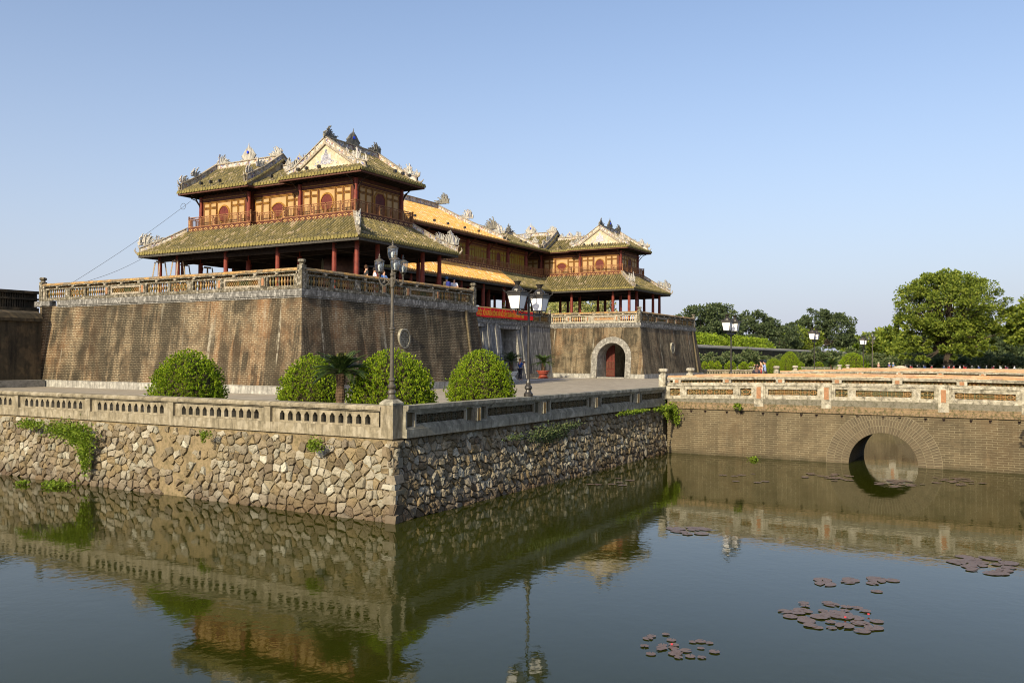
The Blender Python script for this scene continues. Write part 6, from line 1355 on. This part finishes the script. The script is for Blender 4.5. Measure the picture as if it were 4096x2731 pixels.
# ================================================================== PEOPLE
def skin_mesh(name, J, E, mat, par, sub=1):
    me = bpy.data.meshes.new(name); k = list(J); me.from_pydata([J[a][0] for a in k], [(k.index(a), k.index(b_)) for a, b_ in E], []); o = bpy.data.objects.new(name, me); COL.objects.link(o); me.materials.append(mat)
    sk = o.modifiers.new('skin', 'SKIN'); 
    for i, a in enumerate(k): r = J[a][1]; me.skin_vertices[0].data[i].radius = r if isinstance(r, tuple) else (r, r)
    me.skin_vertices[0].data[0].use_root = True; sk.use_smooth_shade = True; sb = o.modifiers.new('sub','SUBSURF'); sb.levels = sub; sb.render_levels = sub
    if par: o.parent = par
    return o
U = 1/SC
def person(loc, rz, label, pose='stand', shirt=(.5,.5,.5), trousers=(.05,.05,.06), hair=(.03,.02,.015), hat=None, size=1., extras=None, sleeve='short'):
    e = empty('person', loc, label, 'person'); s = U*size; S = lambda x,y,z: (x*s, y*s, z*s)
    sit = pose == 'sit'; z0 = -.92 if sit else 0      # person faces -Y in its own frame
    hip = .92; H = {}
    def J(n, x, y, z, r): H[n] = (S(x,y,z+z0+(.0 if not sit else .08)), (r[0]*s, r[1]*s) if isinstance(r, tuple) else r*s)
    J('pelvis',0,0,hip,(.14,.10)); J('belly',0,-.01,1.08,(.125,.095)); J('chest',0,0,1.27,(.15,.105)); J('neck',0,-.005,1.44,.052); J('head',0,-.02,1.56,(.075,.088)); J('crown',0,-.01,1.65,(.06,.07)); J('nose',0,-.115,1.555,.014)
    for q, sd in ((-1,'L'),(1,'R')):
        J('sh'+sd,.17*q,0,1.37,.055)
        if pose == 'photo': el = (.22*q,-.14,1.16); wr = (.10*q,-.36,1.34); ha = (.06*q,-.43,1.40)
        elif pose == 'lean': el = (.24*q,-.10,1.12); wr = (.06*q,-.26,1.10); ha = (-.02*q,-.30,1.12)
        elif sit: el = (.24*q,.06,1.14); wr = (.22*q,-.04,.98); ha = (.20*q,-.12,.95)
        else: el = (.23*q,.02,1.10); wr = (.24*q,-.06,.86); ha = (.235*q,-.10,.78)
        J('el'+sd,*el,.04); J('wr'+sd,*wr,.028); J('ha'+sd,*ha,(.036,.02))
        d = Vector(ha)-Vector(wr); d.normalize()
        for f in range(4): t = Vector(ha)+d*(.07+.01*(f in (1,2)))+Vector((q*(.012*f-.018),0,-.01*abs(d.y))); J('f%d%s'%(f,sd), *t, .009)
        t = Vector(ha)+d*.03+Vector((-q*.04,-.01,.0)); J('th'+sd, *t, .010)
        if sit: kn = (.11*q,-.44,.90); an = (.12*q,-.46,.47); to = (.13*q,-.60,.43)
        else: kn = (.10*q,-.02,.50); an = (.10*q,.02,.09); to = (.12*q,-.14,.035)
        J('hp'+sd,.09*q,0,.88,.085); J('kn'+sd,*kn,.06); J('an'+sd,*an,.04); J('to'+sd,*to,(.045,.03))
    E = [('pelvis','belly'),('belly','chest'),('chest','neck'),('neck','head'),('head','crown'),('head','nose')]
    for sd in 'LR': E += [('chest','sh'+sd),('sh'+sd,'el'+sd),('el'+sd,'wr'+sd),('wr'+sd,'ha'+sd),('pelvis','hp'+sd),('hp'+sd,'kn'+sd),('kn'+sd,'an'+sd),('an'+sd,'to'+sd)]+[('ha'+sd,'f%d%s'%(f,sd)) for f in range(4)]+[('ha'+sd,'th'+sd)]
    b = skin_mesh('person_body', H, E, MT['skin'], e)
    def grow(names, k, add): return {n: (H[n][0], tuple(v*k+add*s for v in (H[n][1] if isinstance(H[n][1], tuple) else (H[n][1],)*2))) for n in names}
    def cm(c): 
        k = 'cloth_%d_%d_%d' % tuple(int(v*99) for v in c)
        if k not in MT: MT[k] = M_plain(k, c, .85, .12, 5.)
        return MT[k]
    c = grow(['pelvis','belly','chest','shL','shR','elL','elR'], 1.05, .018); c['neck'] = (H['neck'][0], (.05*s,.05*s)); 
    for sd in 'LR': a = Vector(H['sh'+sd][0]); bb = Vector(H['el'+sd][0]); c['el'+sd] = (tuple(a.lerp(bb,.75 if sleeve == 'short' else 1.)), (.055*s,.055*s))
    nk = Vector(H['chest'][0]).lerp(Vector(H['neck'][0]),.7); c['neck'] = (tuple(nk), (.07*s,.06*s))
    o = skin_mesh('shirt', c, [('pelvis','belly'),('belly','chest'),('chest','neck'),('chest','shL'),('chest','shR'),('shL','elL'),('shR','elR')], cm(shirt), e)
    c = grow(['pelvis','hpL','hpR','knL','knR','anL','anR'], 1.03, .016); skin_mesh('trousers', c, [('pelvis','hpL'),('pelvis','hpR'),('hpL','knL'),('hpR','knR'),('knL','anL'),('knR','anR')], cm(trousers), e)
    hc = Vector(H['crown'][0]); m = MB(); m.lathe([(.082*s,-.09*s),(.092*s,-.03*s),(.088*s,.03*s),(.06*s,.075*s),(.01*s,.09*s)], (hc.x, hc.y+.02*s, hc.z-.01*s), 10)
    if hat: 
        h_, hc2 = hat
        if h_ == 'cap': m.lathe([(.098*s,0),(.096*s,.05*s),(.06*s,.09*s),(.01*s,.1*s)], (hc.x,hc.y+.01*s,hc.z), 10); m.box(hc.x-.06*s, hc.x+.06*s, hc.y-.18*s, hc.y-.05*s, hc.z+.0*s, hc.z+.015*s)
        else: m.lathe([(.26*s,-.02*s),(.01*s,.16*s)], (hc.x,hc.y,hc.z+.02*s), 14)
        q = m.build('hat', cm(hc2), None)
    else: q = m.build('hair', cm(hair), None)
    q.parent = e; q.location = (0,0,0)
    if extras == 'backpack':
        m = MB(); ch = Vector(H['chest'][0]); m.lathe([(.10*s,-.25*s),(.16*s,-.22*s),(.17*s,0),(.13*s,.12*s),(.05*s,.15*s)], (ch.x, ch.y+.2*s, ch.z), 8); q = m.build('backpack', cm((.03,.04,.22)), None); q.parent = e; q.location = (0,0,0)
    if extras == 'tablet':
        hh = (Vector(H['haL'][0])+Vector(H['haR'][0]))/2; m = MB(); m.box(hh.x-.1*s,hh.x+.1*s,hh.y-.07*s,hh.y-.05*s,hh.z-.02*s,hh.z+.13*s); q = m.build('tablet', MT['black_iron'], None); q.parent = e; q.location = (0,0,0)
    e.rotation_euler = (0,0,rz); return e
person((82.3,47.0,FL), radians(75), 'person in blue tee and dark trousers holding up a tablet before the doors', 'photo', (.02,.07,.26), (.03,.03,.04), (.25,.09,.03), extras='tablet')
person((49.8,41.5,DK), radians(60), 'person in dark tee standing at the near pavilion parapet by the corner column', 'stand', (.03,.03,.03), (.05,.05,.06), (.06,.03,.015))
person((50.5,41.3,DK), radians(50), 'person in white tee leaning with folded arms behind the lantern', 'lean', (.62,.62,.72), (.08,.08,.12), size=.94)
person((51.6,41.3,DK), radians(-10), 'person in light blue shirt seen between two lanterns at the parapet', 'lean', (.16,.30,.62), (.05,.05,.06), (.05,.03,.02), size=.9)
person((60.2,41.5,DK), radians(150), 'person in pale yellow shirt with blue backpack by the parapet end', 'stand', (.62,.52,.28), (.1,.1,.1), hat=('cap',(.03,.07,.16)), extras='backpack')
person((61.3,41.5,DK), radians(-40), 'person in white shirt and dark cap leaning over the parapet end', 'lean', (.62,.64,.72), (.1,.1,.1), hat=('cap',(.03,.03,.05)))
person((89.9,53.6,DK), radians(0), 'person in olive cap peering over the red banner', 'stand', (.1,.12,.05), (.05,.05,.06), hat=('cap',(.2,.22,.03)), size=.95)
person((72.0,18.75,3.95), radians(-60), 'grey-haired person in dark vest sitting on the balustrade beside the red shirt', 'sit', (.10,.09,.10), (.3,.27,.22), (.10,.06,.05))
person((72.8,18.75,3.95), radians(-30), 'person in bright red shirt sitting between two others on the balustrade', 'sit', (.62,.03,.02), (.6,.55,.5), (.03,.02,.015))
person((73.5,18.75,3.95), radians(10), 'person in white sleeveless top and skirt sitting nearest the bridge post', 'sit', (.6,.6,.58), (.7,.68,.64), (.20,.09,.04), sleeve='short')
person((76.6,19.5,FL), radians(200), 'person in white shirt and black cap taking a photo by the bridge post', 'photo', (.66,.68,.74), (.3,.28,.2), hat=('cap',(.01,.01,.015)))
person((77.3,19.4,FL), radians(190), 'person in light blue shirt and dark cap shading their eyes by the bridge post', 'photo', (.28,.38,.68), (.04,.04,.06), hat=('cap',(.02,.03,.05)))
for i, (X_, Y_, c_, lb) in enumerate(((211.2,27.6,(.45,.25,.22),'tiny vendor in pink shirt and conical straw hat'),(211.4,25.4,(.05,.08,.3),'tiny vendor in dark blue and conical straw hat'),(211.6,24.6,(.04,.16,.35),'tiny vendor in bright blue shirt and conical hat, by the pale sack heap'))):
    person((X_,Y_,3.1), 1.5, lb, 'stand', c_, (.2,.15,.12), hat=('cone',(.55,.5,.38)), size=.8)
m = MB(); rr = random.Random(5); pr = [(1.35,0),(1.5,.35),(1.3,.8),(.8,1.1),(.2,1.2)]; m.lathe(pr, (211.8,23.2,3.1), 14); m.v = [(x+rr.uniform(-.08,.08), (y-23.2)*1.25+23.2, z+rr.uniform(-.06,.06)) for x,y,z in m.v]; tag(m.build('sack_heap', M_plain('straw_sacking', (.52,.43,.33), .95, .2, 2.), None, (211.8,23.2,3.1)), 'pale sacking-covered heap beside the tiny vendors', 'heap')
# motorbikes
def bike(loc, rz, col, label):
    e = empty('motorbike', loc, label, 'motorbike', 'motorbikes parked in a row under the great tree'); s = U; L = MB(); P = lambda x,y,z: (x*s,y*s,z*s)
    for q in (-.62,.62):
        m = MB(); pts = [P(q+.27*cos(a),0,.28+.27*sin(a)) for a in [k*pi/7 for k in range(15)]]; m.tube(pts, .05*s, 6, False); m.tube([P(q-.2,0,.28),P(q+.2,0,.28)], .02*s, 4); w = m.build('wheel', MT['black_iron']); w.parent = e; w.location = (0,0,0)
    m = MB(); m.tube([P(-.75,0,.62),P(-.35,0,.66),P(.1,0,.5),P(.3,0,.45),P(.5,0,.8)], [.08*s,.15*s,.16*s,.12*s,.09*s], 8); m.tube([P(.5,0,.95),P(.66,0,.5),P(.64,0,.3)], .04*s, 6); m.tube([P(-.3,0,.5),P(-.2,0,.28),P(.1,0,.3)], .12*s, 6); b = m.build('body', cmat(col)); b.parent = e; b.location = (0,0,0)
    m = MB(); m.tube([P(-.6,0,.76),P(-.2,0,.77),P(.12,0,.70)], [.1*s,.12*s,.06*s], 8); b = m.build('seat', MT['black_iron']); b.parent = e; b.location = (0,0,0)
    m = MB(); m.tube([P(.36,-.33,1.0),P(.48,0,.98),P(.36,.33,1.0)], .025*s, 5); m.ball(P(.42,.3,1.15), .05*s, 6); m.ball(P(.42,-.3,1.15), .05*s, 6); b = m.build('handlebar', MT['black_iron']); b.parent = e; b.location = (0,0,0)
    m = MB(); m.ball(P(.6,0,.88), .09*s, 8); b = m.build('headlight', MT['headlamp']); b.parent = e; b.location = (0,0,0)
    e.rotation_euler = (0,0,rz); return e
def cmat(c):
    k = 'paint_%d_%d_%d' % tuple(int(v*99) for v in c)
    if k not in MT: MT[k] = M_plain(k, c, .3, .08, 2., spec=.6)
    return MT[k]
bc = [('red',(.45,.02,.02)),('black',(.02,.02,.022)),('maroon',(.2,.015,.03)),('blue',(.03,.06,.25)),('white',(.7,.7,.7))]
yy = 22.; i = 0; rr = random.Random(8); bp = {}; nb_ = 0
while yy > .3:
    n_, c_ = bc[rr.randrange(5)]; X_ = 212.5+rr.uniform(-.3,.3)
    if 14.6 < yy < 17.5 and i%2: yy -= 1.1; i += 1; continue
    lb = n_+' motorbike, '+ORD[nb_]+' of the row parked under the great tree'; nb_ += 1
    if n_ not in bp: bp[n_] = bike((X_,yy,3.16), pi+rr.uniform(-.25,.25), c_, lb); bpy.context.view_layer.update()
    else: dup(bp[n_], (X_,yy,3.16), pi+rr.uniform(-.3,.3), lb)
    yy -= rr.uniform(.9,1.5); i += 1
# trees outside the frame whose shadows fall into it
tree('shade_tree', (26,70.5,3.1), 12, .3, [(0,0,8.5,3,3.4,3.2),(5,-1,6,2,2,2)], 26, 60, .5, 'tree_leaf', 95, 'slim tree throwing leaf shadow on the end of the sunlit wall')
sb = MB(); sb.box(24,560,-300,-5.9,-.5,3.2); tag(sb.build('south_bank', MT['grass']), kind='structure')
tree('shade_tree', (41.5,-7.2,3.2), 7.5, .3, [(0,5.0,2.6,1.8,1.9,1.7),(0,4.6,4.6,1.6,1.9,1.2),(0,0,5,2.6,2.6,2.2)], 70, 120, .24, 'tree_leaf', 96, 'bank tree throwing a leafy shadow on the near bridge parapet', bare=.3)

# ================================================================== LIGHT, SKY, CAMERA
sc = bpy.context.scene
EL, AZ = radians(29), radians(2.)
sd = Vector((-cos(AZ)*cos(EL), -sin(AZ)*cos(EL), sin(EL)))
sun = bpy.data.lights.new('sun', 'SUN'); sun.energy = 4.9; sun.angle = radians(.53); sun.color = (1,.86,.60); so = bpy.data.objects.new('sun', sun); COL.objects.link(so); so.rotation_euler = sd.to_track_quat('Z', 'Y').to_euler(); so.location = (-20,0,60)
w = bpy.data.worlds.new('World'); sc.world = w; w.use_nodes = True; nt = w.node_tree; bg = nt.nodes['Background']; sky = nt.nodes.new('ShaderNodeTexSky'); sky.sky_type = 'NISHITA'; sky.sun_disc = False; sky.sun_elevation = EL; sky.sun_rotation = atan2(sd.x, sd.y)
sky.air_density = 1.0; sky.dust_density = 2.2; sky.ozone_density = 3.0; sky.altitude = 10; tc = nt.nodes.new('ShaderNodeTexCoord'); sx = nt.nodes.new('ShaderNodeSeparateXYZ'); nt.links.new(tc.outputs['Generated'], sx.inputs[0])
def wm(op, a, b_):
    o = nt.nodes.new('ShaderNodeMath'); o.operation = op; o.use_clamp = True
    for i, v_ in enumerate((a, b_)):
        if isinstance(v_, float): o.inputs[i].default_value = v_
        else: nt.links.new(v_, o.inputs[i])
    return o.outputs[0]
hz = wm('POWER', wm('SUBTRACT', 1., wm('MAXIMUM', sx.outputs[2], 0.)), 4.0); hz = wm('MULTIPLY', hz, .92)   # pale lilac haze band at the horizon
mxn = nt.nodes.new('ShaderNodeMix'); mxn.data_type = 'RGBA'; nt.links.new(hz, mxn.inputs[0]); nt.links.new(sky.outputs[0], mxn.inputs[6]); mxn.inputs[7].default_value = (3.05, 3.38, 4.2, 1)
tn = nt.nodes.new('ShaderNodeMix'); tn.data_type = 'RGBA'; tn.blend_type = 'MULTIPLY'; tn.inputs[0].default_value = 1.; nt.links.new(mxn.outputs[2], tn.inputs[6]); tn.inputs[7].default_value = (1.05, 1.0, .98, 1); nt.links.new(tn.outputs[2], bg.inputs[0]); bg.inputs[1].default_value = .145
cam = bpy.data.cameras.new('camera'); cam.sensor_width = 36; cam.lens = 3484/4096*36; cam.clip_end = 3000; cam.clip_start = .1
co_ = bpy.data.objects.new('camera', cam); COL.objects.link(co_); sc.camera = co_
yaw, pit, rol = .5283, .0193, .0046
Fv = Vector((cos(yaw)*cos(pit), sin(yaw)*cos(pit), sin(pit))); Rv = Vector((sin(yaw), -cos(yaw), 0)); Uv = Rv.cross(Fv); c_, s_ = cos(rol), sin(rol); Rv, Uv = Rv*c_+Uv*s_, Uv*c_-Rv*s_
co_.matrix_world = Matrix(((Rv.x,Uv.x,-Fv.x,0),(Rv.y,Uv.y,-Fv.y,0),(Rv.z,Uv.z,-Fv.z,5.6*SC),(0,0,0,1)))
sc.view_settings.view_transform = 'Standard'; sc.view_settings.look = 'None'; sc.view_settings.exposure = .4; sc.view_settings.gamma = 1
sc.cycles.pixel_filter_type = 'BLACKMAN_HARRIS'; sc.cycles.filter_width = 1.05
sc.cycles.max_bounces = 6; sc.cycles.transparent_max_bounces = 8; sc.cycles.caustics_reflective = False; sc.cycles.caustics_refractive = False
for o in list(sc.objects):                                            # to real size
    if o.parent is None and o.type in ('MESH','EMPTY'): o.location = o.location*SC; o.scale = o.scale*SC
